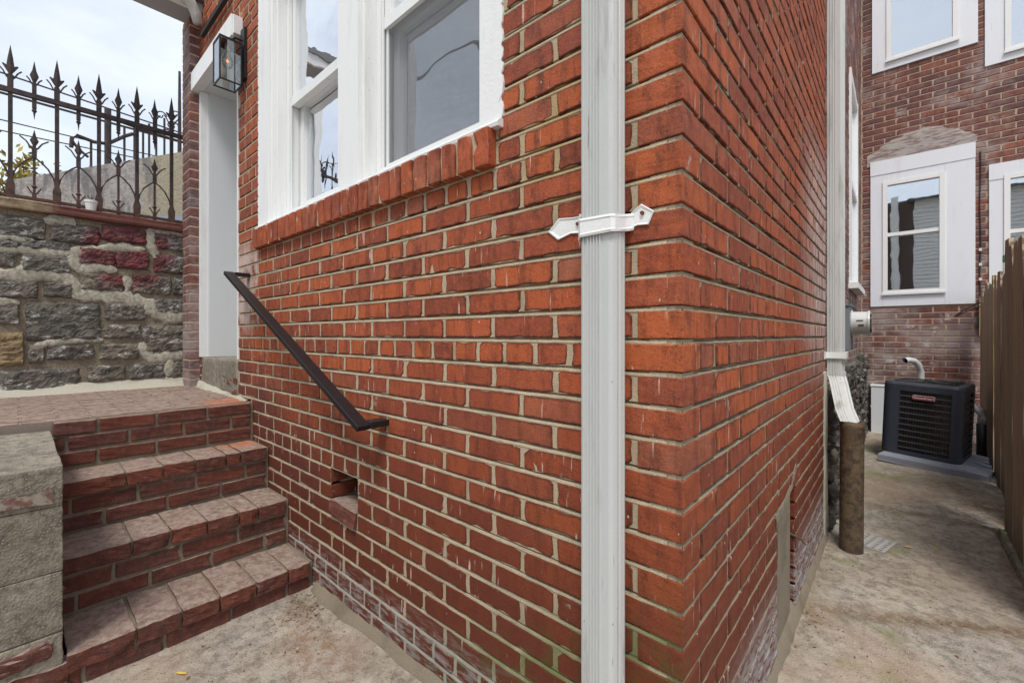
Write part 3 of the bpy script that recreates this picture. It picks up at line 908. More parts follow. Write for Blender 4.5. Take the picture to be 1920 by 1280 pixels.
def hung_window(x0, x1, screen):
    w = link('window', None, house)
    z0, z1, zm = 1.736, 3.02, 2.325
    fr = MB()
    for (a, b) in ((x0, x0 + .030), (x1 - .030, x1)):
        strip(fr, a, b, 0.068, 0.20, z0, z1)
    strip(fr, x0 + .031, x1 - .031, 0.068, 0.20, z0, z0 + .022)
    # shallow tracks beside the glass
    strip(fr, x0 + .031, x0 + .040, 0.074, 0.079, z0 + .023, z1)
    strip(fr, x1 - .040, x1 - .031, 0.074, 0.079, z0 + .023, z1)
    fr.build('frame', M['vinyl'], w)
    us = MB()
    a, b = x0 + .041, x1 - .041
    strip(us, a, a + .038, 0.080, 0.112, zm - .02, z1); strip(us, b - .038, b, 0.080, 0.112, zm - .02, z1)
    strip(us, a, b, 0.0775, 0.114, zm - .022, zm + .024)
    us.build('sash', M['vinyl'], w)
    ls = MB()
    strip(ls, a, a + .040, 0.120, 0.152, z0 + .024, zm + .02); strip(ls, b - .040, b, 0.120, 0.152, z0 + .024, zm + .02)
    strip(ls, a, b, 0.1185, 0.154, z0 + .023, z0 + .066); strip(ls, a, b, 0.1185, 0.154, zm - .018, zm + .022)
    ls.build('sash', M['vinyl'], w)
    g = MB(); strip(g, a + .036, b - .036, 0.097, 0.0985, zm + .022, z1); g.build('pane', M['glass'], w)
    g = MB(); strip(g, a + .038, b - .038, 0.137, 0.1385, z0 + .064, zm - .016); g.build('pane', M['wavyglass'] if screen else M['glass'], w)
    if screen:
        s_ = MB(); strip(s_, a + .014, b - .014, 0.0905, 0.0911, z0 + .04, zm - .024); s_.build('insect_screen', M['screen'], w)
        s2 = MB()
        strip(s2, a, a + .014, 0.086, 0.095, z0 + .024, zm - .023); strip(s2, b - .014, b, 0.086, 0.095, z0 + .024, zm - .023)
        strip(s2, a, b, 0.0855, 0.0955, z0 + .0235, z0 + .040)
        s2.build('screen_frame', M['vinyl'], w)
        w['label'] = 'right of the twin windows, its lower half behind an insect screen'
    else:
        w['label'] = 'left of the twin windows, bright sky mirrored in its lower pane'
hung_window(-2.091, -1.425, False)
hung_window(-1.227, -0.591, True)
room = MB()
room.box((-2.27, .31, 1.3), (-.51, .315, 1.69))
for (a, b) in (((-2.30, 1.40, 1.2), (-.31, 1.41, 3.5)), ((-2.31, .302, 1.2), (-2.30, 1.41, 3.5)), ((-.31, .302, 1.2), (-.305, 1.41, 3.5)),
               ((-2.31, .302, 1.19), (-.305, 1.41, 1.2)), ((-2.31, .302, 3.5), (-.305, 1.41, 3.51))):
    room.box(a, b)
room.build('room_interior', M['interior'], house)
cur = MB()
pts = [(-1.20 + i * .012, .24 + .012 * math.sin(i * 1.3)) for i in range(12)]
for i in range(len(pts) - 1):
    cur.poly([(pts[i][0], pts[i][1], 1.72), (pts[i + 1][0], pts[i + 1][1], 1.72), (pts[i + 1][0], pts[i + 1][1], 3.0), (pts[i][0], pts[i][1], 3.0)], [(0, 1, 2, 3)])
cur.build('curtain', M['interior'], house)

# ---- doorway: clad jambs, lintel, threshold, pilaster
dj = MB()
dj.box((-3.440, -0.006, 0.955), (-3.392, 0.04, 2.84)); 
dj.build('door_casing', M['white'], house)
dj = MB(); dj.box((-3.410, 0.041, 0.955), (-3.381, 0.52, 2.842)); dj.build('door_jamb', M['greypanel'], house)
dj = MB(); dj.box((-2.634, -0.004, 0.965), (-2.618, 0.50, 2.842)); dj.build('door_casing', M['white'], house)
dj = MB(); dj.box((-3.38, 0.50, 0.965), (-2.635, 0.54, 2.842)); dj.build('door', M['greypanel'], house)
dj = MB(); dj.box((-3.41, 0.012, 2.843), (-2.62, 0.52, 2.874)); dj.build('door_head', M['greypanel'], house)
dj = MB(); dj.box((-3.46, -0.052, 2.843), (-2.57, 0.010, 2.968)); dj.build('lintel', M['white'], house)
dj = MB(); dj.box((-2.568, -0.045, 2.85), (-2.545, 0.0, 2.955)); dj.build('lintel_end', M['white'], house)
th = bevel_box(0.775, 0.50, 0.215, 0.008, random.Random(2), 0.003, 6)
link('threshold', bm_mesh(th, 'threshold', M['concrete']), house, (-3.010, 0.252, 0.846))
tb = random.Random(6)
for (x, z, L) in ((-2.93, .835, .10), (-2.80, .822, .11), (-2.69, .83, .08), (-2.86, .768, .13), (-2.70, .762, .10)):
    v, f = brick_face(L, .045, .04, tb); m = MB(); m.poly(v, f)
    link('brick', m.mesh('brick', M['stepbrick']), house, (x, 0.0015, z), label='red brick showing through the grey threshold render')
# pilaster left of the door
pil = link('pilaster', None, house)
pm = MB(); pm.box((-3.6465, -0.0575, 0.60), (-3.4535, 0.05, 3.40)); pm.build('mortar', M['oldmortar'], pil)
prg = random.Random(31)
pme = [bm_mesh(bevel_box(L, 0.075, 0.056, 0.004, prg, 0.0016, 2, 2), 'brick', M['oldbrick']) for L in (0.198, 0.198, 0.094, 0.094)]
for k in range(40):
    z = 0.66 + (k + .5) * CH
    if k % 2: link('brick', pme[prg.randrange(2)], pil, (-3.55, -0.0225, z))
    else:
        for x in (-3.602, -3.498): link('brick', pme[2 + prg.randrange(2)], pil, (x, -0.0225, z))

# cement work round the cellar hatch in the side wall
hm = MB(); hm.box((-0.075, 0.902, -0.08), (-0.008, 1.190, 0.485)); hm.box((-0.080, 1.192, -0.08), (-0.060, 1.275, 0.485)); hm.build('hatch_infill', M['stepmortar'], house)
hb = random.Random(12)
for j in range(8):
    z = -0.03 + j * CH
    bm = bevel_box(0.066, 0.02, 0.055, 0.003, hb, 0.0015, 2)
    link('brick', bm_mesh(bm, 'brick', M['brick']), side_wall, (-0.036, 1.279, z))
cr_ = MB(); cg = random.Random(3)
for (y0, z0, y1, z1, w) in ((0.875, 0.455, 1.02, 0.47, 0.030), (1.0, 0.47, 1.17, 0.505, 0.024), (1.15, 0.50, 1.27, 0.56, 0.022), (0.895, 0.30, 0.905, 0.46, 0.012)):
    n_ = 8; vs = []
    for i in range(n_ + 1):
        f_ = i / n_; y = y0 + (y1 - y0) * f_; z = z0 + (z1 - z0) * f_
        ww = w * cg.uniform(.6, 1.2)
        vs += [(-0.012, y, z - ww), (0.000 + cg.uniform(0, .003), y, z - ww * .7), (0.001 + cg.uniform(0, .003), y + cg.uniform(-.004, .004), z), (0.001, y, z + ww * .7), (-0.012, y, z + ww)]
    cr_.poly(vs, [(i * 5 + a, i * 5 + a + 1, (i + 1) * 5 + a + 1, (i + 1) * 5 + a) for i in range(n_) for a in range(4)])
cr_.build('broken_render', M['stepmortar'], house)
rb_ = MB(); rb_.tube([(-0.03, 1.265, 0.285), (0.02, 1.262, 0.272), (0.036, 1.25, 0.26)], 0.005, 6); rb_.build('rusty_hook', M['rustpipe'], house)
# cement strip finishing the far end of the side wall
es = bevel_box(0.05, 0.11, 0.98, 0.006, random.Random(15), 0.004, 10)
link('cement_quoin', bm_mesh(es, 'cement_quoin', M['cement']), house, (-0.016, 2.225, 0.41))
# mortar fillet at the foot of both walls
def fillet(pts, name):
    rg_ = random.Random(9); vs = []
    for (x, y, w, nx, ny, zg) in pts:
        vs += [(x - nx * .02, y - ny * .02, zg + .05), (x + nx * .004, y + ny * .004, zg + 0.030 + rg_.uniform(-.004, .004)), (x + nx * w * .6, y + ny * w * .6, zg + .013 + rg_.uniform(-.003, .003)),
               (x + nx * w, y + ny * w, zg + .004), (x + nx * (w + .006), y + ny * (w + .006), zg - .03)]
    m = MB(); m.poly(vs, [(i * 5 + a, i * 5 + a + 1, (i + 1) * 5 + a + 1, (i + 1) * 5 + a) for i in range(len(pts) - 1) for a in range(4)])
    m.build(name, M['stepmortar'], house, smooth=True)
P_ = []
for i in range(60):
    x = -1.60 + i * 0.0275
    w = 0.020 + 0.022 * math.exp(-((x + 1.42) / 0.16) ** 2) + noise.noise(Vector((x * 9, 0, 0))) * .008
    P_.append((x, 0.0, w, 0, -1, ground_height(x, -0.03)))
fillet(P_, 'mortar_fillet')
P_ = [(0.0, 0.0 + i * 0.04, 0.018 + noise.noise(Vector((i * .5, 3, 0))) * .01, 1, 0, ground_height(.03, i * .04)) for i in range(57)]
fillet(P_, 'mortar_fillet')

# ---- older wall of the same house beyond the second downspout
oldw = mortar_sheet([(4.30, 5.25, 1.60, 3.62)], 2.27, 6.04, lambda u, o, z: (-0.028 + o, u, z), 'wall', house, M['oldmortar'], zt=5.7, step=0.10, zb=0.5)
oldw['label'] = 'older dark brick wall further down the alley'
ow = MB(); rg = random.Random(77)
k = 0; z = 0.62
while z < 5.65:
    p = 2.27 + (0.0 if k % 2 else 0.105)
    z = TOP - (-(k) + 7 + .5) * CH
    while p < 6.03:
        for (a, b) in cut(p, min(p + .199, 6.035), [(4.30, 5.25)] if 1.60 < z < 3.62 else []):
            v, f = brick_face(b - a, CH - JT, 0.03, rg, False)
            ow.poly([(-y - 0.028, x + (a + b) / 2, zz + z) for x, y, zz in v], f, rg.random())
        p += .21
    k += 1
ow.build('brick', M['oldbrick'], oldw, tints=True, kind='stuff')
c2 = MB()
for (a, b) in (((-.30, 2.27, -.1), (-.075, 4.29, 5.7)), ((-.30, 5.26, -.1), (-.075, 6.04, 5.7)), ((-.30, 4.292, -.1), (-.075, 5.258, 1.58)), ((-.30, 4.292, 3.64), (-.075, 5.258, 5.7)), ((-.34, 4.2, 1.4), (-.32, 5.4, 3.8))):
    c2.box(a, b)
c2.build('wall_core', M['oldmortar'], house)
w3 = link('window', None, house, label='narrow tall window of the alley wall seen almost edge on')
m = MB()
m.box((-.072, 4.302, 1.60), (-.010, 4.37, 3.62)); m.box((-.072, 5.18, 1.60), (-.010, 5.248, 3.62)); m.box((-.072, 4.371, 3.54), (-.012, 5.179, 3.62))
m.box((-.060, 4.371, 2.56), (-.018, 5.179, 2.62)); m.build('frame', M['vinyl'], w3)
m = MB(); m.box((-.06, 4.26, 1.545), (.045, 5.29, 1.598)); m.build('sill', M['white'], w3)
m = MB(); m.box((-.046, 4.372, 1.62), (-.043, 5.178, 2.555)); m.build('pane', M['glass'], w3)
m = MB(); m.box((-.046, 4.372, 2.625), (-.043, 5.178, 3.535)); m.build('pane', M['glass'], w3)
# rough rubble foundation under the older wall
rf = random.Random(44)
fm = MB(); fm.box((-.05, 2.275, -.09), (-.012, 6.04, .80)); fm.build('foundation_mortar', M['stonemortar'], house)
y = 2.29
while y < 5.9:
    z = -0.06; colw = rf.uniform(.16, .30)
    while z < 0.74:
        h = rf.uniform(.11, .22)
        bm = bevel_box(.10, colw - .02, h - .02, 0.022, rf, 0.016, 4)
        link('stone', bm_mesh(bm, 'stone', M['stone']), house, (-.012 + rf.uniform(-.012, .012), y + colw / 2, z + h / 2), label='dark rubble stone of the alley foundation')
        z += h
    y += colw

# ---- porch eave seen at the top left
ev = thing('porch_eave', 'grey eave soffit with white trim projecting at the upper left corner of the house', 'roof eave')
m = MB(); m.box((-3.60, -0.95, 3.392), (-3.375, 0.02, 3.45)); m.build('soffit', M['soffit'], ev)
m = MB(); m.box((-3.374, -0.95, 3.37), (-3.345, -0.058, 3.47)); m.build('fascia', M['white'], ev)
m = MB(); m.tube([(-3.30, -0.30, 3.44), (-3.30, -0.16, 3.42), (-3.31, -0.085, 3.385), (-3.325, -0.05, 3.33), (-3.33, -0.036, 3.27)], [0.034] * 4 + [0.030], 12); m.build('gutter_elbow', M['pipe'], ev, smooth=True)
m = MB(); m.box((-3.28, -0.035, 3.16), (-2.72, -0.012, 3.19), M4=Matrix.Rotation(0, 4, 'X')); m.build('old_roof_mark', M['dark'], ev)
m = MB(); m.box((-3.62, -0.95, 3.451), (-3.33, 0.02, 3.50)); m.build('roof_edge', M['darkframe'], ev)

# ------------------------------------------------------------------ downspouts
def flute_profile(w, d, r=0.008):
    """outline in x (0..w) and y (0 back .. -d front) with ribs on the front and on the right side"""
    pr = [(0, 0), (0, -d + r), (r * .3, -d + r * .3), (r, -d)]
    ribs = [0.12, 0.25, 0.34, 0.43, 0.52, 0.61]
    for q in ribs:
        x = w * q
        pr += [(x - .0026, -d), (x - .0010, -d - .0030), (x + .0010, -d - .0030), (x + .0026, -d + .0008)]
    pr += [(w - r * 1.6, -d), (w - r * .5, -d + r * .5), (w, -d + r * 1.6)]
    for q in (0.48, 0.64, 0.80):
        y = -d * (1 - q)
        pr += [(w, y - .0024), (w + .0032, y - .0008), (w + .0032, y + .0008), (w, y + .0024)]
    pr += [(w, 0)]
    return pr
ds = thing('downspout', 'pale fluted metal downspout running full height down the front brick corner', 'downspout', 'downspouts')
m = MB(); m.loft(flute_profile(0.083, 0.048), [(-0.203, -0.010, z) for z in [-0.04 + i * .2 for i in range(19)]]); m.build('pipe', M['pipe'], ds)
# strap with pointed ends
st = MB()
def strap_piece(pts2, y0, th, T):
    outl = [T @ Vector((x, 0, z)) for x, z in pts2]
    cx = sum(p.x for p in outl) / len(outl); cz = sum(p.z for p in outl) / len(outl)
    vs = []
    for (yy, sc2) in ((y0, 1.0), (y0 - th, 1.0), (y0 - th - .0016, .93), (y0 - th + .0006, .80)):
        for p in outl: vs.append((cx + (p.x - cx) * sc2, yy + p.y, cz + (p.z - cz) * (sc2 if sc2 > .9 else .72)))
    n = len(outl); fs = []
    for r_ in range(3):
        for k in range(n): fs.append((r_ * n + k, r_ * n + (k + 1) % n, (r_ + 1) * n + (k + 1) % n, (r_ + 1) * n + k))
    fs.append(tuple(3 * n + k for k in range(n)))
    st.poly(vs, fs)
I4 = Matrix.Identity(4)
zc = 1.322
dzl, dzr = .054, .026
strap_piece([(x_, z_ + dzl) for x_, z_ in [(-.330, zc - .012), (-.300, zc - .036), (-.262, zc - .026), (-.226, zc - .030), (-.226, zc + .010), (-.262, zc + .012), (-.297, zc + .016)]], -0.002, .0022, I4)
strap_piece([(x_, z_ + dzr) for x_, z_ in [(-.110, zc - .010), (-.095, zc - .006), (-.070, zc - .008), (-.058, zc + .018), (-.086, zc + .038), (-.110, zc + .022)]], -0.002, .0022, I4)
band = [(-.236, -.004), (-.212, -.022), (-.206, -.056), (-.198, -.0625), (-.124, -.0625), (-.1165, -.056), (-.1155, -.020), (-.106, -.004)]
vs = []
for (x, y) in band:
    f_ = (x + .236) / .13
    up_ = .046 if x < -.23 else (.034 if x < -.21 else (.020 if x < -.15 else (.018 if y < -.05 else (.024 if x < -.11 else .027))))
    zl, zh = zc - .022 + .006 * f_ - (.006 if x < -.205 else 0) + up_, zc + .020 + .000 * f_ + (.004 if x < -.205 else 0) + up_
    for (zz, oo) in ((zl, 0), (zl, -.003), (zl + .005, -.0045), (zl + .008, -.003), (zh - .008, -.003), (zh - .005, -.0045), (zh, -.003), (zh, 0)):
        vs.append((x + (-.0 if y < -.05 else oo * (1 if x < -.17 else -1)), y + (oo if y < -.05 else 0), zz))
n = 8; st.poly(vs, [(i * n + k, i * n + k + 1, (i + 1) * n + k + 1, (i + 1) * n + k) for i in range(len(band) - 1) for k in range(n - 1)])
so = st.build('strap', M['white'], ds)
m = MB(); m.tube([(-.083, -.004, zc + .018 + dzr), (-.083, -.0085, zc + .018 + dzr)], .0042, 8); m.tube([(-.243, -.004, zc - .006 + dzl), (-.243, -.0082, zc - .006 + dzl)], .0040, 8); m.build('screw', M['rustscrew'], ds)

ds2 = thing('downspout', 'pale downspout at the far end of the side wall, kicking out into a rusty standpipe', 'downspout', 'downspouts')
pr2 = [(0.10 - x, y) for (x, y) in flute_profile(0.10, 0.075)]
pr2 = [(-y + 0.006, x) for (x, y) in pr2]          # turned to face the alley
path = [(0, 2.275, z) for z in (3.9, 3.0, 2.0, 1.2, .93, .88)] + [(.010, 2.262, .855), (.050, 2.145, .70), (.078, 2.075, .645)]
m = MB(); m.loft(pr2, path); m.build('pipe', M['pipe'], ds2)
m = MB(); m.loft([(x * 1.06, (y - .05) * 1.08 + .05) for x, y in pr2], [(0, 2.275, .895), (0, 2.275, .868)]); m.build('pipe_joint', M['pipe'], ds2)
m = MB()
m.box((-.002, 2.262, .975), (.0915, 2.268, 1.012)); m.box((.092, 2.262, .975), (.098, 2.388, 1.012)); m.box((-.002, 2.383, .975), (.0915, 2.389, 1.012)); m.box((.0005, 2.20, .972), (.004, 2.2615, 1.014))
m.build('strap', M['white'], ds2)

sp = thing('standpipe', 'rusty upright cast iron standpipe catching the far downspout', 'drain pipe')
m = MB(); cx, cy, r0 = 0.128, 2.125, 0.053
zs_ = [-.09, 0.05, 0.2, .35, .5, .60, .612, .625, .645]; rr_ = [r0, r0, r0, r0, r0, r0, r0 + .004, r0 + .004, r0 + .002]
N_ = 28; vs = []
for z, r_ in list(zip(zs_, rr_)) + [(.645, r0 - .006), (.50, r0 - .006)]:
    for k in range(N_):
        a = 2 * math.pi * k / N_; q = r_ + noise.noise(Vector((math.cos(a) * 2, math.sin(a) * 2, z * 6))) * .0016
        vs.append((cx + q * math.cos(a) + (z * 0.006), cy + q * math.sin(a), z + (noise.noise(Vector((a, 0, 5))) * .004 if z > .64 else 0)))
L_ = len(zs_) + 2
m.poly(vs, [(i * N_ + k, i * N_ + (k + 1) % N_, (i + 1) * N_ + (k + 1) % N_, (i + 1) * N_ + k) for i in range(L_ - 1) for k in range(N_)])
m.build('pipe', M['rustpipe'], sp, smooth=True)
m = MB(); m.tube([(cx, cy, .50), (cx, cy, .502)], .046, 16); m.build('pipe_mouth', M['dark'], sp)

# perforated drain plate
gp = thing('drain_grate', 'small square perforated metal drain plate on the ground behind the rusty standpipe', 'drain grate', loc=(0.185, 2.300, ground_height(.2, 2.3) + .010), rot=(R(-1.5), R(2), R(-14)))
m = MB(); nC = 6; cell = .205 / nC
for i in range(nC):
    for j in range(nC):
        cx_, cy_ = -.1025 + cell * (i + .5), -.1025 + cell * (j + .5); h = cell / 2; ra = cell * .30
        o_ = [(cx_ - h, cy_ - h), (cx_, cy_ - h), (cx_ + h, cy_ - h), (cx_ + h, cy_), (cx_ + h, cy_ + h), (cx_, cy_ + h), (cx_ - h, cy_ + h), (cx_ - h, cy_)]
        i_ = [(cx_ + ra * math.cos(R(225 + 45 * q)), cy_ + ra * math.sin(R(225 + 45 * q))) for q in range(8)]
        vs = [(x, y, .006) for x, y in o_] + [(x, y, .006) for x, y in i_] + [(x, y, 0) for x, y in i_]
        m.poly(vs, [(q, (q + 1) % 8, 8 + (q + 1) % 8, 8 + q) for q in range(8)] + [(8 + q, 8 + (q + 1) % 8, 16 + (q + 1) % 8, 16 + q) for q in range(8)])
m.build('plate', M['metalplate'], gp)
m = MB()
for (a, b) in (((-.108, -.108, -.02), (.108, -.1026, .0075)), ((-.108, .1026, -.02), (.108, .108, .0075)), ((-.108, -.1025, -.02), (-.1026, .1025, .0075)), ((.1026, -.1025, -.02), (.108, .1025, .0075))): m.box(a, b)
m.build('rim', M['metalplate'], gp)
m = MB(); m.box((-.102, -.102, -.02), (.102, .102, -.006)); m.build('drain_well', M['dark'], gp)

# ------------------------------------------------------------------ handrail
hr = thing('handrail', 'black iron handrail sloping down the brick wall beside the steps', 'handrail')
m = MB()
A, B = Vector((-2.455, -0.098, 1.452)), Vector((-1.035, -0.098, 0.795))
d = (B - A).normalized(); nn = Vector((-d.z, 0, d.x)) * -1
if nn.z < 0: nn = -nn
hw, ht = 0.0235, 0.010
def bar(P, Q, w1, w2, t1, t2):
    vs = []
    for p in (P, Q):
        for (a_, b_) in ((-w1, -t1), (w2, -t1), (w2, t2), (-w1, t2)): vs.append(p + Vector((0, a_, 0)) + nn * b_)
    m.poly(vs, [(0, 1, 2, 3), (4, 5, 6, 7), (0, 1, 5, 4), (1, 2, 6, 5), (2, 3, 7, 6), (3, 0, 4, 7)])
bar(A, B, hw, hw, ht, ht)
m.build('rail', M['black'], hr)
m = MB(); m.box((-2.468, -0.0740, 1.437), (-2.420, -0.001, 1.457)); m.build('bracket', M['black'], hr)
m = MB(); m.box((-1.085, -0.0740, 0.790), (-1.030, -0.001, 0.812)); m.build('bracket', M['black'], hr)
for o in hr.children:
    bv = o.modifiers.new('bevel', 'BEVEL'); bv.width = .0025; bv.segments = 2

# ------------------------------------------------------------------ wall lantern
la = thing('wall_lantern', 'black box wall lantern with clear glass and a bare bulb beside the doorway', 'lantern')
x0, x1, y0, y1, z0, z1 = -2.600, -2.480, -0.135, -0.022, 2.525, 2.765
t_ = .0075
m = MB()
for x in (x0, x1 - t_):
    for y in (y0, y1 - t_): m.box((x, y, z0), (x + t_, y + t_, z1))
for z in (z0, z1 - t_):
    for y in (y0, y1 - t_): m.box((x0 + t_ + .0002, y + .0003, z + .0003), (x1 - t_ - .0002, y + t_ - .0003, z + t_ - .0003))
    for x in (x0, x1 - t_): m.box((x + .0003, y0 + t_ + .0002, z + .0005), (x + t_ - .0003, y1 - t_ - .0002, z + t_ - .0005))
m.build('frame', M['black'], la)
m = MB(); m.box((x0 + .001, y0 + .001, z1 + .0005), (x1 - .001, y1 + .001, z1 + .005)); m.build('lid', M['black'], la)
m = MB(); m.box((-2.530, -0.016, 2.575), (-2.470, -0.001, 2.865)); m.build('backplate', M['black'], la)
m = MB(); m.box((-2.555, -0.0215, 2.66), (-2.505, -0.0165, 2.74)); m.tube([(-2.51, -.018, 2.80), (-2.51, -.05, 2.80), (-2.535, -.068, 2.775)], .007, 8); m.build('arm', M['black'], la)
for (a, b) in (((x0 + t_, y0 + .003, z0 + t_), (x1 - t_, y0 + .0045, z1 - t_)), ((x0 + t_, y1 - .0045, z0 + t_), (x1 - t_, y1 - .003, z1 - t_)),
               ((x0 + .003, y0 + t_, z0 + t_), (x0 + .0045, y1 - t_, z1 - t_)), ((x1 - .0045, y0 + t_, z0 + t_), (x1 - .003, y1 - t_, z1 - t_))):
    m = MB(); m.box(a, b); m.build('pane', M['lampglass'], la)
cx, cy = (x0 + x1) / 2, (y0 + y1) / 2
m = MB(); m.tube([(cx, cy, z1 - .004), (cx, cy, z1 - .045)], [.012, .014], 12); m.build('socket', M['brass'], la, smooth=True)
m = MB(); m.tube([(cx, cy, z1 - .046), (cx, cy, z1 - .065), (cx, cy, z1 - .09), (cx, cy, z1 - .115), (cx, cy, z1 - .135), (cx, cy, z1 - .143)], [.011, .017, .026, .029, .020, .006], 16)
m.build('bulb', M['lampglass'], la, smooth=True)
m = MB(); m.tube([(cx + .007 * math.cos(R(a)), cy + .007 * math.sin(R(a)), z1 - .10 + .002 * math.sin(R(a * 2))) for a in range(0, 360, 30)] , .0014, 5)
m.tube([(cx + .006 * math.cos(R(a)), cy - .002, z1 - .10 + .010 * math.sin(R(a))) for a in range(0, 361, 30)], .0014, 5); m.build('filament', M['filament'], la)

# ------------------------------------------------------------------ brick steps and landing
stp = thing('brick_steps', 'four worn red brick steps rising to a brick landing along the front wall', 'steps')
NOSE = [-1.627, -1.885, -2.14, -2.365]
ZS = [0.112, 0.322, 0.530, 0.742]
srg = random.Random(71)
Y0, Y1 = -0.012, -0.770
tread_l = [bm_mesh(bevel_box(0.25, L, 0.060, 0.007, srg, 0.0028, 3, 2, 2), 'brick', M['stepbrick']) for L in (.118, .118, .125, .110, .112)]
tread_s = [bm_mesh(bevel_box(0.25, .200, 0.060, 0.007, srg, 0.0028, 4, 2, 2), 'brick', M['stepbrick']) for _ in range(3)]
riser_m = [bm_mesh(bevel_box(0.10, .196, 0.056, 0.005, srg, 0.0016, 2, 2, 1), 'brick', M['stepbrick']) for _ in range(4)]
core = MB()
patterns = [[.086, .118, .118, .112, .118, .200], [.118, .07, .112, .118, .112, .200], [.112, .055, .118, .112, .118, .20], [.112, .2, .2, .2]]
allsteps = 0
for i in range(4):
    back = NOSE[i + 1] if i < 3 else -2.60
    core.box((back - .10, Y1 + .004, -.05 if i == 0 else ZS[i - 1] - .01), (NOSE[i] - .0115, Y0 + .010, ZS[i] - .006))
    y = Y0 - .006; pi = 0
    while y > Y1 + .03 and i < 3:
        L = patterns[i][pi % 6] if pi < 6 else .12
        if y - L < Y1 + .015: L = y - Y1 - .002
        bm = bevel_box(abs(back - NOSE[i]) + .012, L, .059, .0034, srg, .0020, 5, 2, 1)
        link('brick', bm_mesh(bm, 'brick', M['stepbrick']), stp, (NOSE[i] - (abs(back - NOSE[i]) + .012) / 2 + .006 + srg.uniform(-.003, .003), y - L / 2, ZS[i] - .031 + srg.uniform(-.002, .002)),
             (R(srg.uniform(-.6, .6)), R(srg.uniform(-.5, .5)), R(srg.uniform(-.6, .6))))
        y -= L + .007; pi += 1
    zb = [ZS[i] - .1015, ZS[i] - .171] if i else [ZS[i] - .0905]
    if i == 3: zb = [ZS[i] - .035] + zb
    for q, z in enumerate(zb):
        y = Y0 - .004 - (0.10 if q % 2 == (i % 2) else 0.0)
        if y < Y0 - .05:
            bm = bevel_box(.10, .088, .056, .005, srg, .0016, 2, 2, 1)
            link('brick', bm_mesh(bm, 'brick', M['stepbrick']), stp, (NOSE[i] - .054, Y0 - .048, z))
        while y > Y1 + .03:
            L = min(.196, y - Y1)
            off = srg.uniform(-.002, .002)
            me = riser_m[srg.randrange(4)] if L > .19 else bm_mesh(bevel_box(.10, L, .056, .005, srg, .0016, 2, 2, 1), 'brick', M['stepbrick'])
            link('brick', me, stp, (NOSE[i] - .055 + off + (.003 if (i == 3 and q == 0) else 0), y - L / 2, z + (0.0015 if q else 0)), (R(srg.uniform(-.5, .5)), 0, R(srg.uniform(-.5, .5))))
            y -= .207
core.build('mortar_core', M['stepmortar'], stp)
# landing paving: narrow courses running parallel to the stone wall
lb = MB(); lb.box((-3.665, -2.6, .55), (-2.41, -.008, .7390)); lb.build('landing_bed', M['dustmortar'], stp)
pav = [bm_mesh(bevel_box(.069, .205, .03, .0018, srg, .0008, 2, 1, 0), 'brick', M['stepbrick']) for _ in range(6)]
x = -2.445; row = 0
while x > -3.63:
    y = -.015 - (0.1 if row % 2 else 0)
    if row % 2: link('brick', bm_mesh(bevel_box(.066, .092, .03, .004, srg, .0016, 2, 1, 1), 'brick', M['stepbrick']), stp, (x, -.061, .7275))
    while y > -1.55:
        link('brick', pav[srg.randrange(6)], stp, (x, y - .103, .7265 + srg.uniform(-.0008, .001)), (R(srg.uniform(-.25, .25)), R(srg.uniform(-.5, .5)), R(srg.uniform(-.15, .15))))
        y -= .213
    x -= .0735; row += 1
# soft mortar haunching where landing meets the walls
hl = MB(); vs = []
for i in range(24):
    y = -.0 - i * .07
    q = noise.noise(Vector((y * 7, 0, 2))) * .02
    vs += [(-3.68, y, .80 + q), (-3.655, y, .775 + q), (-3.62 + q, y, .752), (-3.585 + q, y, .738)]
hl.poly(vs, [(i * 4 + a, i * 4 + a + 1, (i + 1) * 4 + a + 1, (i + 1) * 4 + a) for i in range(23) for a in range(3)])
vs = []
for i in range(20):
    x = -3.66 + i * .065
    q = noise.noise(Vector((x * 9, 4, 2))) * .012
    hgt = .006 + max(0, (-2.75 - x)) * .06
    vs += [(x, .01, .742 + hgt + q), (x, -.008, .742 + hgt * .8 + q), (x, -.02 + q, .745), (x, -.045 + q * 2, .733)]
hl.poly(vs, [(i * 4 + a, i * 4 + a + 1, (i + 1) * 4 + a + 1, (i + 1) * 4 + a) for i in range(19) for a in range(3)])
hl.build('mortar_haunch', M['cement'], stp, smooth=True)

# ------------------------------------------------------------------ concrete cheek wall left of the steps
ck = thing('cheek_wall', 'grey concrete cheek wall beside the brick steps with a faded red painted stripe', 'low wall')
cg = random.Random(19)
for (za, zb, xo, nm) in ((.582, .704, 0, 'cap_slab'), (.378, .580, -.002, 'block'), (.190, .3755, -.001, 'block'), (-.05, .1875, .001, 'block')):
    L, W_, H_ = 0.745, 1.75, zb - za
    bm = bevel_box(L, W_, H_, .0035, cg, .0014, 10, 2, 2)
    if nm == 'cap_slab':
        for v in bm.verts:
            if v.co.z > 0.03: v.co.z += 0.008 * noise.noise(Vector((v.co.x * 4, v.co.y * 4, 1)))
    link(nm, bm_mesh(bm, nm, M['concrete']), ck, (-1.633 + xo - L / 2, -.778 - W_ / 2, (za + zb) / 2))
m = MB(); m.box((-2.37, -2.5, -.05), (-1.6405, -.784, .69)); m.build('joint_mortar', M['stepmortar'], ck)
for (y, z, L, H_, rt) in ((-.86, .145, .12, .055, 3), (-.845, .052, .16, .085, -4)):
    bm = bevel_box(.06, L, H_, .012, cg, .005, 3)
    link('brick', bm_mesh(bm, 'brick', M['stepbrick']), ck, (-1.652, y, z), (R(rt), 0, 0), label='brick showing through the foot of the cheek wall')
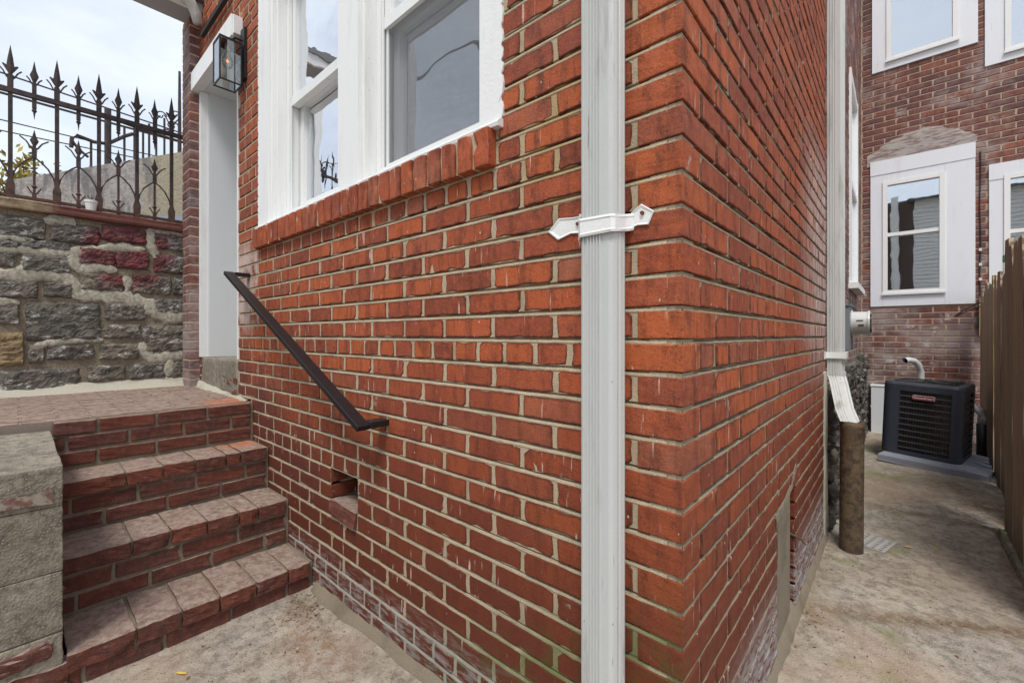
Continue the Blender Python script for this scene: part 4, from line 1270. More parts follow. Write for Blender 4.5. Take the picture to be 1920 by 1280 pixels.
# red paint stripe, a thin coat on the slab face
t = NT('faded_red_stripe')
n_ = t.noise(30, 5, .7)
t.done(t.mix(t.step(n_, .42, .58), (0.17, 0.085, 0.065), (0.30, 0.265, 0.21)), .85, t.bump(n_, .5, .002))
m = MB(); vs = []
for i in range(22):
    y = -.80 - i * .05
    vs += [(-1.6315 + .0035, y, .592 + .008 * math.sin(i * .8)), (-1.6315 + .0035, y, .640 - .010 * math.sin(i * 1.3))]
m.poly(vs, [(i * 2, i * 2 + 1, i * 2 + 3, i * 2 + 2) for i in range(21)]); m.build('painted_stripe', t.m, ck)

# ------------------------------------------------------------------ stone wall behind the landing
sw = thing('stone_wall', 'dark rock faced stone retaining wall smeared with pale mortar and maroon paint, behind the landing', 'stone wall')
STN = [(-0.937, -0.76, 1.706, 1.823), (-0.73, -0.51, 1.71, 1.823), (-0.493, -0.261, 1.749, 1.851), (-0.217, -0.032, 1.738, 1.84), (-0.937, -0.872, 1.639, 1.669), (-0.848, -0.645, 1.655, 1.69), (-0.937, -0.886, 1.523, 1.602), (-0.848, -0.645, 1.504, 1.608), (-0.601, -0.436, 1.581, 1.68), (-0.418, -0.256, 1.573, 1.695), (-0.217, -0.021, 1.566, 1.688), (-0.937, -0.79, 1.344, 1.434), (-0.753, -0.637, 1.355, 1.438), (-0.593, -0.387, 1.409, 1.515), (-0.336, -0.127, 1.404, 1.535), (-0.101, -0.021, 1.41, 1.533), (-0.937, -0.869, 1.179, 1.299), (-0.833, -0.505, 1.072, 1.317), (-0.475, -0.27, 1.22, 1.322), (-0.217, -0.027, 1.278, 1.367), (-0.48, -0.299, 1.093, 1.177), (-0.275, -0.032, 0.99, 1.181), (-0.937, -0.848, 0.927, 1.121), (-0.815, -0.764, 0.943, 1.041), (-0.742, -0.539, 0.959, 1.044), (-0.501, -0.308, 0.95, 1.045), (-0.937, -0.601, 0.726, 0.894), (-0.556, -0.382, 0.811, 0.899), (-0.35, -0.162, 0.807, 0.907), (-0.111, -0.016, 0.793, 0.91), (-0.552, -0.299, 0.719, 0.778), (-0.27, -0.038, 0.736, 0.781)]
# the courses carry on beyond the left edge of the photograph
sg = random.Random(52)
for (za, zb) in ((.73, .90), (.93, 1.12), (1.15, 1.31), (1.35, 1.49), (1.52, 1.66), (1.70, 1.83)):
    y = -.96
    while y > -2.9:
        L = sg.uniform(.16, .36); STN.append((y - L, y, za + sg.uniform(0, .02), zb)); y -= L + .035
def rock(L, H_, rg_, dep=.05):
    nx, nz2 = max(7, int(L / .0105)), max(6, int(H_ / .0105))
    sd = rg_.uniform(0, 50); v, f = [], []
    for j in range(nz2 + 1):
        for i in range(nx + 1):
            u, w = i / nx * 2 - 1, j / nz2 * 2 - 1
            rnd = 1 - 0.012 * (u * u) * (w * w) * 4
            e = max(abs(u) ** 14, abs(w) ** 9)
            x = u * L / 2 * rnd + noise.noise(Vector((u * 3, w * 3, sd))) * .007
            z = w * H_ / 2 * rnd + noise.noise(Vector((u * 3, w * 3, sd + 9))) * .006
            p = Vector((x * 11, z * 16, sd))
            b = (1 - e) * (.007 + .012 * abs(noise.noise(p)) + .007 * noise.noise(p * 2.7)) - e * .020 + .005 * noise.noise(p * 7) + .0045 * (.5 - abs(noise.noise(p * 4.3)))
            v.append((b, x, z))
    for j in range(nz2):
        for i in range(nx):
            a = j * (nx + 1) + i; f.append((a, a + 1, a + nx + 2, a + nx + 1))
    return v, f
for q, (a, b, c, d_) in enumerate(STN):
    v, f = rock(b - a + .026, d_ - c + .024, sg)
    m = MB(); m.poly(v, f)
    nm_mat = M['sandstone'] if q == 22 else M['stone']
    o = m.build('stone', nm_mat, sw, loc=(-3.676, (a + b) / 2, (c + d_) / 2))
    if q == 22: o['label'] = 'tan sandstone block at the left edge'
# joint face, uneven
v, f = [], []
ny_, nz2 = 150, 64
for j in range(nz2 + 1):
    for i in range(ny_ + 1):
        y = .02 - 2.95 * i / ny_; z = .68 + 1.19 * j / nz2
        p = Vector((3, y * 14, z * 14))
        v.append((-3.684 + .007 * noise.noise(p) + .004 * noise.noise(p * 3), y, z))
for j in range(nz2):
    for i in range(ny_):
        a = j * (ny_ + 1) + i; f.append((a, a + 1, a + ny_ + 2, a + ny_ + 1))
m = MB(); m.poly(v, f); m.build('joint_mortar', M['stonemortar'], sw, smooth=True)
m = MB(); m.box((-3.95, -2.95, -.1), (-3.705, .04, 1.86)); m.build('wall_core', M['stonemortar'], sw)
# pale cement smears trowelled over the joints: (y, z) paths with widths
smr = MB(); sg = random.Random(8)
def smear(pts, w, lift=.012):
    n = []; lift = .0035 + lift * .15; w *= 1.45
    for i in range(len(pts) - 1):
        (ya, za), (yb, zb) = pts[i], pts[i + 1]
        k_ = max(2, int(math.hypot(yb - ya, zb - za) / .02))
        for q in range(k_): n.append((ya + (yb - ya) * q / k_, za + (zb - za) * q / k_))
    n.append(pts[-1]); vs = []
    for i, (y, z) in enumerate(n):
        a, b = n[max(0, i - 1)], n[min(len(n) - 1, i + 1)]
        dy, dz = b[0] - a[0], b[1] - a[1]; L = math.hypot(dy, dz) or 1; py, pz = -dz / L, dy / L
        e = min(1, i / 2 + .3, (len(n) - 1 - i) / 2 + .3)
        ww = w * e * (1.1 + .9 * noise.noise(Vector((y * 26, z * 26, 2))) + .4 * noise.noise(Vector((y * 80, z * 80, 2)))); w2 = w * e * (1.1 + .9 * noise.noise(Vector((y * 26, z * 26, 8))) + .4 * noise.noise(Vector((y * 80, z * 80, 5))))
        x = -3.676 + lift + .004 * noise.noise(Vector((y * 40, z * 40, 0)))
        vs += [(x - .022, y + py * ww * 1.25, z + pz * ww * 1.25), (x - .004, y + py * ww * 1.1, z + pz * ww * 1.1), (x + .001, y + py * ww * .6, z + pz * ww * .6),
               (x + .0015, y - py * w2 * .6, z - pz * w2 * .6), (x - .004, y - py * w2 * 1.1, z - pz * w2 * 1.1), (x - .022, y - py * w2 * 1.25, z - pz * w2 * 1.25)]
    smr.poly(vs, [(i * 6 + a, i * 6 + a + 1, (i + 1) * 6 + a + 1, (i + 1) * 6 + a) for i in range(len(n) - 1) for a in range(5)])
smear([(-.98, 1.615), (-.80, 1.625), (-.66, 1.64), (-.60, 1.655), (-.45, 1.70), (-.27, 1.715)], .016)
smear([(-.98, 1.68), (-.90, 1.695), (-.80, 1.69)], .012)
smear([(-.625, 1.66), (-.625, 1.56), (-.60, 1.53)], .020)
smear([(-.62, 1.53), (-.50, 1.555), (-.42, 1.545)], .022)
smear([(-.76, 1.82), (-.68, 1.835), (-.62, 1.82)], .025, .018)
smear([(-.98, 1.46), (-.85, 1.48), (-.66, 1.475), (-.62, 1.40), (-.61, 1.34)], .024)
smear([(-.375, 1.52), (-.362, 1.46), (-.37, 1.41)], .015)
smear([(-.62, 1.365), (-.50, 1.362), (-.38, 1.365), (-.28, 1.345), (-.20, 1.265), (-.10, 1.235), (-.02, 1.235)], .026, .020)
smear([(-.24, 1.87), (-.235, 1.76), (-.215, 1.66)], .018)
smear([(-.24, 1.86), (-.12, 1.863), (-.03, 1.85)], .011)
smear([(-.98, 1.30), (-.90, 1.31), (-.86, 1.30)], .015)
smear([(-.80, 1.045), (-.70, 1.065), (-.55, 1.085), (-.49, 1.075)], .012)
smear([(-.29, 1.06), (-.27, 1.0), (-.235, .95), (-.14, .955), (-.03, .965)], .022)
smear([(-.13, .93), (-.135, .86), (-.14, .81)], .022, .020)
smear([(-.02, 1.35), (-.016, 1.1), (-.02, .95), (-.014, .80)], .014)
smear([(-.98, .705), (-.60, .735), (-.30, .755), (-.05, .765)], .020, .022)
smr.build('cement_smear', M['smear'], sw, smooth=True)
tr_ = MB()
cp = bevel_box(.31, 2.98, .062, .008, random.Random(3), .004, 24, 2, 2)
for v in cp.verts: v.co.z += v.co.y * .0 
link('coping', bm_mesh(cp, 'coping', M['coping']), sw, (-3.80, -1.455, 1.899))

# ------------------------------------------------------------------ iron fence on the stone wall
fe = thing('iron_fence', 'rusty wrought iron fence with spearheads and arches standing on the stone wall', 'fence')
XF = -3.75
m = MB(); m.box((XF - .012, -2.92, 1.955), (XF + .012, -.005, 1.972)); m.build('lower_rail', M['iron'], fe)
m = MB(); m.box((XF - .014, -2.92, 2.592), (XF + .014, -.005, 2.620)); m.build('upper_rail', M['iron'], fe)
def spear(mb, y, z, L, w, barb):
    """flat forged spearhead, point up, base at z"""
    o = [(0, 0), (.35 * w, .10 * L), (.32 * w, .18 * L)]
    if barb: o += [(1.25 * w, .40 * L), (1.15 * w, .43 * L), (.62 * w, .38 * L)]
    else: o += [(.9 * w, .42 * L), (.72 * w, .50 * L)]
    o += [(.42 * w, .62 * L), (0, L)]
    th = .006
    ring = [(y + a, z + b) for a, b in o] + [(y - a, z + b) for a, b in reversed(o[1:-1])]
    n = len(ring); cy_, cz_ = y, z + .35 * L
    vs = [(XF - .002, p, q) for p, q in ring] + [(XF + .002, p, q) for p, q in ring] + [(XF - th, cy_, cz_), (XF + th, cy_, cz_)]
    fs = [(k, (k + 1) % n, n + (k + 1) % n, n + k) for k in range(n)] + [(k, (k + 1) % n, 2 * n) for k in range(n)] + [(n + k, n + (k + 1) % n, 2 * n + 1) for k in range(n)]
    mb.poly(vs, fs)
def wire(mb, pts, r=.0042): mb.tube([(XF, y, z) for y, z in pts], r, 6)
def leaves(mb, y, z, s, r=.0040):
    for g in (-1, 1): wire(mb, [(y, z), (y + g * .016 * s, z + .020 * s), (y + g * .030 * s, z + .052 * s), (y + g * .046 * s, z + .072 * s)], r)
# one tall bar and one short bar, then copies
def tall():
    r = link('picket', None, fe)
    m = MB(); m.box((XF - .010, -.010, 1.925), (XF + .010, .010, 2.70)); m.build('bar', M['iron'], r)
    m = MB(); spear(m, 0, 2.67, .215, .027, True); m.box((XF - .009, -.013, 2.62), (XF + .009, .013, 2.70)); m.build('spearhead', M['iron'], r)
    m = MB(); leaves(m, 0, 2.665, 1.0); m.build('scroll', M['iron'], r)
    m = MB(); m.poly([(XF + a * w, b * w2, z) for z, w, w2 in ((1.935, .013, .017), (2.03, .013, .020), (2.07, .010, .010)) for a, b in ((-1, -1), (1, -1), (1, 1), (-1, 1))],
                     [(i * 4 + k, i * 4 + (k + 1) % 4, i * 4 + 4 + (k + 1) % 4, i * 4 + 4 + k) for i in range(2) for k in range(4)]); m.build('collar', M['iron'], r)
    return r
def short():
    r = link('picket', None, fe)
    m = MB(); spear(m, 0, 2.665, .165, .022, False); m.box((XF - .008, -.010, 2.53), (XF + .008, .010, 2.69)); m.build('spearhead', M['iron'], r)
    m = MB(); m.tube([(XF, 0, 2.53), (XF, 0, 2.515), (XF, 0, 2.505)], [.006, .013, .006], 8); m.tube([(XF, 0, 2.51), (XF, 0, 2.46)], [.006, .0006], 6); leaves(m, 0, 2.67, .72); m.build('pendant', M['iron'], r)
    m = MB(); m.box((XF - .006, -.006, 1.92), (XF + .006, .006, 2.23)); spear(m, 0, 2.275, .125, .022, False)
    m.box((XF - .009, -.011, 2.215), (XF + .009, .011, 2.285)); m.tube([(XF, 0, 2.03), (XF, 0, 2.04), (XF, 0, 2.05)], [.007, .015, .007], 8); m.box((XF - .009, -.010, 1.925), (XF + .009, .010, 2.0)); m.build('bar', M['iron'], r)
    m = MB()
    for g in (-1, 1):
        wire(m, [(g * .096, 2.045), (g * .085, 2.11), (g * .060, 2.165), (g * .030, 2.20), (0, 2.225)], .0048)
        wire(m, [(0, 2.265), (g * .016, 2.285), (g * .034, 2.318), (g * .062, 2.342)], .0042)
        wire(m, [(0, 1.985), (g * .014, 2.005), (g * .030, 2.035)], .0038)
    m.build('scroll', M['iron'], r)
    return r
T0, S0 = tall(), short()
def copy_tree(o, parent):
    c = o.copy(); COL.objects.link(c); c.parent = parent
    for ch in list(o.children): copy_tree(ch, c)
    return c
for i in range(14):
    y = -.106 - .1978 * i
    o = T0 if i == 0 else copy_tree(T0, fe); o.location = (0, y, 0)
    o2 = S0 if i == 0 else copy_tree(S0, fe); o2.location = (0, y - .0989, 0)

pot = thing('flower_pot', 'small white plastic flower pot on the stone wall coping between the fence bars', 'flower pot', loc=(-3.70, -.545, 1.931))
m = MB(); m.tube([(0, 0, 0), (0, 0, .055), (0, 0, .056), (0, 0, .070)], [.024, .031, .034, .034], 16); m.build('pot', M['pot'], pot, smooth=False)
m = MB(); m.tube([(0, 0, .0702), (0, 0, .0712)], .029, 12)
for a in range(5): m.tube([(0, 0, .07), (.012 * math.cos(a * 1.3), .012 * math.sin(a * 1.3), .09), (.022 * math.cos(a * 1.3), .022 * math.sin(a * 1.3), .10)], .0016, 4)
m.build('dead_stems', M['bark'], pot)

# ------------------------------------------------------------------ beyond the fence
rw = thing('retaining_wall', 'pale stained stucco ramp wall with a sloping top beyond the iron fence', 'wall')
def rtop(y): return 2.51 + (y + .865) * .515
ys = [-.90 + i * .1 for i in range(29)]
vs = []
for y in ys: vs += [(-5.6, y, -.1), (-5.6, y, rtop(y)), (-5.85, y, rtop(y)), (-5.85, y, -.1)]
m = MB(); m.poly(vs, [(i * 4 + k, i * 4 + (k + 1) % 4, i * 4 + 4 + (k + 1) % 4, i * 4 + 4 + k) for i in range(len(ys) - 1) for k in range(4)] + [(0, 1, 2, 3), tuple(len(vs) - 4 + k for k in range(4))])
t = NT('stained_ramp_stucco')
x, y, z = t.sep(t.pos())
n1 = t.noise(3.5, 6, .7, t.map(t.pos(), (1, 2.6, .45))); n2 = t.noise(45, 4, .7)
c = t.mix(t.step(n2, .35, .65), (0.56, 0.50, 0.37), (0.40, 0.345, 0.24))
fz = t.noise(20, 5, .75)
c = t.mix(t.step(y, .12, -.1, 0.0, .85), c, t.mix(t.step(fz, .38, .62), (0.58, 0.54, 0.52), (0.36, 0.33, 0.32)))
c = t.mix(t.mul(t.step(n1, .50, .58, 0, .8), t.step(y, .22, .0)), c, (0.22, 0.21, 0.215))
t.done(c, .9, t.bump(n2, .8, .01))
m.build('wall_face', t.m, rw)
rl = thing('ramp_railing', 'thin dark iron railing with scrollwork on top of the pale ramp wall', 'railing')
m = MB(); m.tube([(-5.7, -.257, 2.80), (-5.7, -.257, 3.40)], .028, 8); m.build('post', M['iron'], rl)
m = MB(); m.tube([(-5.7, .335, 3.10), (-5.7, .335, 4.05)], [.020, .012], 8); m.build('post', M['iron'], rl)
for y, h in ((-.13, .37), (-.05, .38), (.02, .36), (.07, .38), (.13, .52), (.20, .42), (.26, .40), (-.38, .27)):
    m = MB(); m.tube([(-5.7, y, rtop(y) - .02), (-5.7, y, rtop(y) + h)], .010, 6); m.build('bar', M['iron'], rl)
m = MB(); m.tube([(-5.7, -.52, 2.93), (-5.7, -.515, 3.02), (-5.7, -.48, 3.06), (-5.7, -.36, 3.035), (-5.7, -.257, 3.05), (-5.7, -.13, 3.17), (-5.7, -.06, 3.22)], .017, 8)
m.tube([(-5.7, -.515, 3.0), (-5.7, -.47, 2.93), (-5.7, -.40, 2.87)], .012, 8); m.tube([(-5.7, -.257, 3.32), (-5.7, .0, 3.29), (-5.7, .36, 3.27)], .013, 8); m.build('handrail', M['iron'], rl)
m = MB()
for (y, z, s_) in ((.17, 3.50, .05), (.27, 3.42, .06), (.30, 3.56, .04), (.22, 3.33, .04)):
    m.tube([(-5.7, y + s_ * (1 - a / 9) * math.cos(a), z + s_ * (1 - a / 9) * math.sin(a)) for a in [q * .6 for q in range(12)]], .007, 5)
m.build('scroll', M['iron'], rl)
sr = thing('shed_roof', 'blue grey corner of a low roof between the fence and the brick pilaster', 'roof')
m = MB(); m.poly([(-4.25, -.10, 2.03), (-4.15, -.10, 2.00), (-4.15, .40, 2.18), (-4.9, .40, 2.32), (-4.9, -.10, 2.20), (-4.25, -.10, 1.96), (-4.15, -.10, 1.95), (-4.15, .40, 2.10), (-4.9, .40, 2.10), (-4.9, -.10, 2.0)],
                 [(0, 1, 2, 3, 4), (5, 6, 7, 8, 9), (0, 1, 6, 5), (1, 2, 7, 6), (2, 3, 8, 7), (3, 4, 9, 8), (4, 0, 5, 9)]); m.build('roof_slab', M['roofblue'], sr)
m = MB(); m.box((-4.85, -.06, 0), (-4.20, .36, 1.945)); m.build('shed_wall', M['stucco'], sr)
def wire_thing(z0, z1, sag, r, lab, y0=-6, y1=5):
    m = MB(); pts = []
    for i in range(25):
        f_ = i / 24; pts.append((-9, y0 + (y1 - y0) * f_, z0 + (z1 - z0) * f_ - sag * 4 * f_ * (1 - f_)))
    m.tube(pts, r, 5); m.build('overhead_wire', M['cable'], None, label=lab, category='cable')
wire_thing(5.10, 4.36, .02, .012, 'uppermost overhead cable crossing behind the top rail of the fence')
wire_thing(4.62, 4.50, .10, .018, 'thick bundled overhead cable just under the top rail of the fence')
wire_thing(4.30, 4.32, .22, .009, 'thin overhead cable in the middle of the gap between the fence rails')
wire_thing(3.86, 4.26, .10, .009, 'lowest thin overhead cable sagging across the fence')

m = MB(); m.tube([(-13 + i * .7, -6.0 + .03 * i, 8.3 - .35 * math.sin(i / 24 * math.pi)) for i in range(25)], .06, 6); m.build('overhead_wire', M['cable'], None, label='added unseen cable over the yard, put in for a dark mirrored curve in the right window', category='cable')  # added out of view to draw a dark curve in the window reflection
# tree with yellowing leaves
tr = thing('tree', 'yellow green leafy tree far behind the left end of the fence', 'tree', loc=(0, 1.60, .50))
tg = random.Random(90)
m = MB(); m.tube([(-12.2, -2.3, -.7), (-12.1, -2.25, 1.2), (-12.2, -2.2, 2.3), (-12.1, -2.1, 3.2)], [.16, .12, .09, .03], 8)
tips = []
for i in range(46):
    a = tg.uniform(0, 6.28); z0 = tg.uniform(.6, 2.8); L = tg.uniform(.7, 1.7)
    p1 = Vector((-12.15, -2.25, z0)); p3 = p1 + Vector((math.cos(a) * L, math.sin(a) * L, tg.uniform(.3, 1.3)))
    p2 = (p1 + p3) / 2 + Vector((0, 0, -.1))
    m.tube([p1, p2, p3], [.03, .018, .006], 5); tips.append((p2, p3))
m.build('trunk', M['bark'], tr)
m = MB()
for (p2, p3) in tips:
    for k in range(190):
        f_ = tg.random(); c = p2.lerp(p3, f_ * 1.15) + Vector([tg.gauss(0, .16) for _ in range(3)])
        d1 = Vector([tg.uniform(-1, 1) for _ in range(3)]).normalized() * tg.uniform(.04, .075); d2 = d1.orthogonal().normalized() * tg.uniform(.02, .036)
        m.poly([c - d1, c + d2, c + d1, c - d2], [(0, 1, 2, 3)], tg.random())
t = NT('yellowing_leaf'); tt = t.n.new('ShaderNodeAttribute'); tt.attribute_name = 'tint'
t.done(t.ramp(tt.outputs['Fac'], [(0, (0.10, 0.12, 0.03)), (.45, (0.30, 0.25, 0.05)), (.75, (0.50, 0.33, 0.07)), (1, (0.18, 0.19, 0.05))]), .7)
m.build('crown', t.m, tr, tints=True, kind='stuff')

# ------------------------------------------------------------------ rear house closing the alley
rh = thing('rear_house', 'weathered purple red brick house with white clad windows closing the end of the alley', 'house')
YR = 6.05
LP = (.070, .945, 1.455, 3.212); UP = (.085, .965, 4.29, 5.85); UR = (1.025, 2.6, 4.0, 5.85); LR = (1.056, 2.2, 1.30, 2.935)
rwall = mortar_sheet([LP, UP, UR, LR], -.12, 5.40, lambda u, o, z: (u, YR - o, z), 'wall', rh, M['oldmortar'], zt=6.0, rec=(.009, .002, .003), step=.05, zb=-.12)
RB = []; rg = random.Random(61)
for k in range(int((TOP - 6.0) / CH), 17):
    z = TOP - (k + .5) * CH; p = -.01 + (0 if k % 2 else -.105)
    while p < 5.38:
        hol = [(h[0], h[1]) for h in (LP, UP, UR, LR) if h[2] < z < h[3]]
        for (a, b) in cut(max(p, -.015), min(p + .199, 5.38), hol):
            c = ((a + b) / 2, YR, z); RB.append((c, b - a, seen_size(c, Vector((0, -1, 0)), (b - a) * .057) if a > .02 else 0))
        p += .21
RB.sort(key=lambda e: -e[2])
rcache = {}
def in_view(c):
    q = project(c); return q and 1640 < q[0] < 1925 and 0 < q[1] < 830
RBv = [e for e in RB if in_view(e[0])]; RBh = [e for e in RB if not in_view(e[0])]
for i, (c, L, sc) in enumerate(RBv[:290]):
    key = (round(L / .006), rg.randrange(5))
    if key not in rcache:
        v, f = brick_face(round(L / .006) * .006, CH - JT, .03, rg, False); mm = MB(); mm.poly(v, f); rcache[key] = mm.mesh('brick', M['oldbrick'])
    link('brick', rcache[key], rwall, c)
m = MB()
for (c, L, sc) in RBv[290:] + RBh:
    v, f = brick_face(L, CH - JT, .03, rg, False); m.poly([(x + c[0], y + c[1], z + c[2]) for x, y, z in v], f, rg.random())
m.build('brick', M['oldbrick'], rwall, tints=True, kind='stuff')
m = MB()
for (a, b) in (((-.4, YR + .02, -.1), (LP[0] - .003, YR + .30, 6.0)), ((LP[0], YR + .10, -.1), (LP[1], YR + .3, LP[2])), ((LP[0], YR + .02, -.1), (1.02, YR + .098, 1.29)), ((LP[0], YR + .02, 3.225), (1.02, YR + .3, 4.28)),
               ((.975, YR + .02, 1.2), (1.018, YR + .30, 6.0)), ((1.022, YR + .02, -.1), (5.5, YR + .3, 1.29)), ((1.022, YR + .02, 2.945), (5.5, YR + .3, 3.99)), ((2.21, YR + .02, 1.295), (5.5, YR + .3, 2.94)), ((-.4, YR + .302, -.1), (5.5, YR + .33, 6.0)),
               ((5.402, YR - .002, -.1), (5.5, YR + .018, 6.0))):
    m.box(a, b)
m.build('wall_core', M['oldmortar'], rh)
def rear_window(panel, win, mid, label):
    w = link('window', None, rh, label=label)
    (px0, px1, pz0, pz1), (x0, x1, z0, z1) = panel, win
    m = MB()
    m.box((px0 - .006, YR - .014, pz0), (x0, YR + .02, pz1)); m.box((x1, YR - .014, pz0), (px1 + .003, YR + .02, pz1))
    m.box((x0 + .001, YR - .0135, pz0 + .001), (x1 - .001, YR + .02, z0)); m.box((x0 + .001, YR - .0135, z1), (x1 - .001, YR + .02, pz1 - .001))
    m.box((px0 - .008, YR - .020, pz1 - .17), (px1 + .005, YR - .0145, pz1 - .001))
    m.build('cladding_panel', M['cladding'], w)
    m = MB(); t_ = .045
    m.box((x0, YR - .026, z0), (x0 + t_, YR + .05, z1)); m.box((x1 - t_, YR - .026, z0), (x1, YR + .05, z1))
    m.box((x0 + t_ + .0005, YR - .025, z0), (x1 - t_ - .0005, YR + .05, z0 + t_)); m.box((x0 + t_ + .0005, YR - .025, z1 - t_), (x1 - t_ - .0005, YR + .05, z1))
    m.box((x0 + t_ + .0005, YR - .012, mid - .020), (x1 - t_ - .0005, YR + .04, mid + .020))
    m.box((x0 - .008, YR - .040, z0 - .014), (x1 + .008, YR - .0265, z0 + .012))
    m.build('frame', M['vinyl'], w)
    m = MB(); m.box((x0 + t_, YR + .012, mid + .02), (x1 - t_, YR + .015, z1 - t_)); m.build('pane', M['rearglass'], w)
    m = MB(); m.box((x0 + t_, YR + .030, z0 + t_), (x1 - t_, YR + .033, mid - .02)); m.build('pane', M['rearglass'], w)
    m = MB(); m.box((x0, YR + .06, z0), (x1, YR + .095, z1)); m.build('dark_room', M['interior'], w)
rear_window(LP, (.177, .713, 1.60, 2.945), 2.31, 'lower window in a wide blue white clad panel')
rear_window(UP, (.211, .819, 4.385, 5.75), 5.2, 'upper left window in white cladding')
rear_window(UR, (1.163, 2.3, 4.09, 5.75), 5.2, 'upper right window cut by the photo edge')
rear_window(LR, (1.156, 2.0, 1.50, 2.80), 2.2, 'window behind the top of the wooden fence')
# mortar repair over the lower window
m = MB(); vs = []; ag = random.Random(14)
N_ = 36
for i in range(N_ + 1):
    x = .03 + .93 * i / N_; f_ = (x - .03) / .93
    top = 3.23 + .30 * math.sin(math.pi * min(1, f_ * .9 + .05)) ** .8 + noise.noise(Vector((x * 14, 0, 0))) * .03
    bot = 3.216 if f_ > .12 else 3.16
    for q in range(5):
        z = bot + (top - bot) * q / 4
        vs.append((x, YR - .006 - .004 * noise.noise(Vector((x * 20, z * 20, 0))) + (.012 if q == 4 else 0), z))
m.poly(vs, [(i * 5 + a, i * 5 + a + 1, (i + 1) * 5 + a + 1, (i + 1) * 5 + a) for i in range(N_) for a in range(4)])
t = NT('mortar_repair'); n_ = t.noise(9, 5, .7, t.map(t.pos(), (1, 1, 6))); 
t.done(t.mix(t.step(n_, .44, .6), (0.40, 0.37, 0.34), (0.24, 0.16, 0.15)), .9, t.bump(n_, .6, .004)); m.build('mortar_patch', t.m, rh, smooth=True)

up = thing('utility_cover', 'white metal cover standing low against the rear wall left of the air conditioner', 'cover')
m = MB(); m.box((.075, 5.90, -.06), (.235, 6.035, .50)); m.build('cover_body', M['cladding'], up)
m = MB(); m.box((.068, 5.893, .501), (.242, 6.036, .515)); m.box((.070, 5.895, .25), (.0745, 5.90, .27)); m.build('cover_lid', M['white'], up)

# cable with clips and small box at the right of the rear panel
cb = thing('wall_cable', 'black cable clipped down the brick strip beside the clad panel into a small wooden box', 'cable')
m = MB(); m.tube([(.985 + .004 * math.sin(i), YR - .010, 3.1 - i * .12) for i in range(14)] + [(.99, YR - .012, 1.45)], .006, 6); m.build('cable', M['cable'], cb)
for z in (2.02, 1.86, 1.70):
    m = MB(); m.box((.974, YR - .020, z), (.997, YR - .001, z + .03)); m.build('clip', M['plastic'], cb)
m = MB(); m.box((.975, YR - .05, 1.10), (1.045, YR - .002, 1.52)); m.build('junction_box', M['wood'], cb)
m = MB(); m.box((.962, YR - .03, 1.22), (.9745, YR - .002, 1.30)); m.build('green_ground_clip', M['greenplastic'], cb)
m = MB(); m.tube([(.80, YR - .06, 1.33), (.88, YR - .10, 1.40), (1.0, YR - .12, 1.47), (1.06, YR - .10, 1.56)], .006, 6); m.tube([(.78, YR - .06, 1.31), (.90, YR - .12, 1.38), (1.03, YR - .13, 1.44), (1.1, YR - .1, 1.42)], .005, 6); m.build('loose_wires', M['cable'], cb)

# pipes behind the condenser
p1 = thing('vent_pipe', 'pale curved plastic pipe end rising behind the air conditioner', 'pipe')
m = MB(); m.tube([(.512, 5.86, 0), (.512, 5.86, .60), (.508, 5.86, .70), (.49, 5.84, .775), (.45, 5.80, .82), (.40, 5.76, .83), (.375, 5.735, .822)], [.030, .030, .031, .031, .031, .032, .033], 14, cap=False); m.build('pipe', M['pvc'], p1, smooth=True)
m = MB(); m.tube([(.386, 5.745, .824), (.387, 5.746, .824)], .025, 12); m.build('pipe_mouth', M['dark'], p1)
p2 = thing('drain_elbow', 'white plastic elbow joining a black drain pipe between the air conditioner and the wooden fence', 'pipe')
m = MB(); m.tube([(.80, 5.22, .42), (.86, 5.20, .42), (.90, 5.18, .39), (.915, 5.17, .33), (.915, 5.17, .27)], .036, 12); m.build('elbow', M['pvc'], p2, smooth=True)
m = MB(); m.tube([(.915, 5.17, .27), (.915, 5.17, -.06)], .042, 12); m.build('drain_pipe', M['cable'], p2, smooth=True)

# ------------------------------------------------------------------ electric meter
me_ = thing('electric_meter', 'round grey white electric meter on a slate box fixed to the alley wall', 'meter')
m = MB(); m.box((-.026, 3.16, 1.0), (.052, 3.50, 1.325)); m.build('meter_box', M['meterbox'], me_)
m = MB(); m.box((-.026, 3.15, 1.326), (.062, 3.51, 1.334)); m.build('box_lid', M['meterbox'], me_)
m = MB(); m.tube([(.0525, 3.33, 1.20), (.060, 3.33, 1.20), (.061, 3.33, 1.20), (.150, 3.33, 1.20), (.151, 3.33, 1.20), (.163, 3.33, 1.20)], [.098, .098, .086, .084, .092, .090], 28); m.build('housing', M['meter'], me_)
m = MB(); m.tube([(.1632, 3.33, 1.20), (.172, 3.33, 1.20)], [.078, .07], 24); m.build('dial_cover', M['lampglass'], me_)
m = MB(); m.box((.085, 3.243, 1.215), (.125, 3.246, 1.221)); m.box((.098, 3.2425, 1.175), (.130, 3.2455, 1.190)); m.build('printed_lines', M['print'], me_)

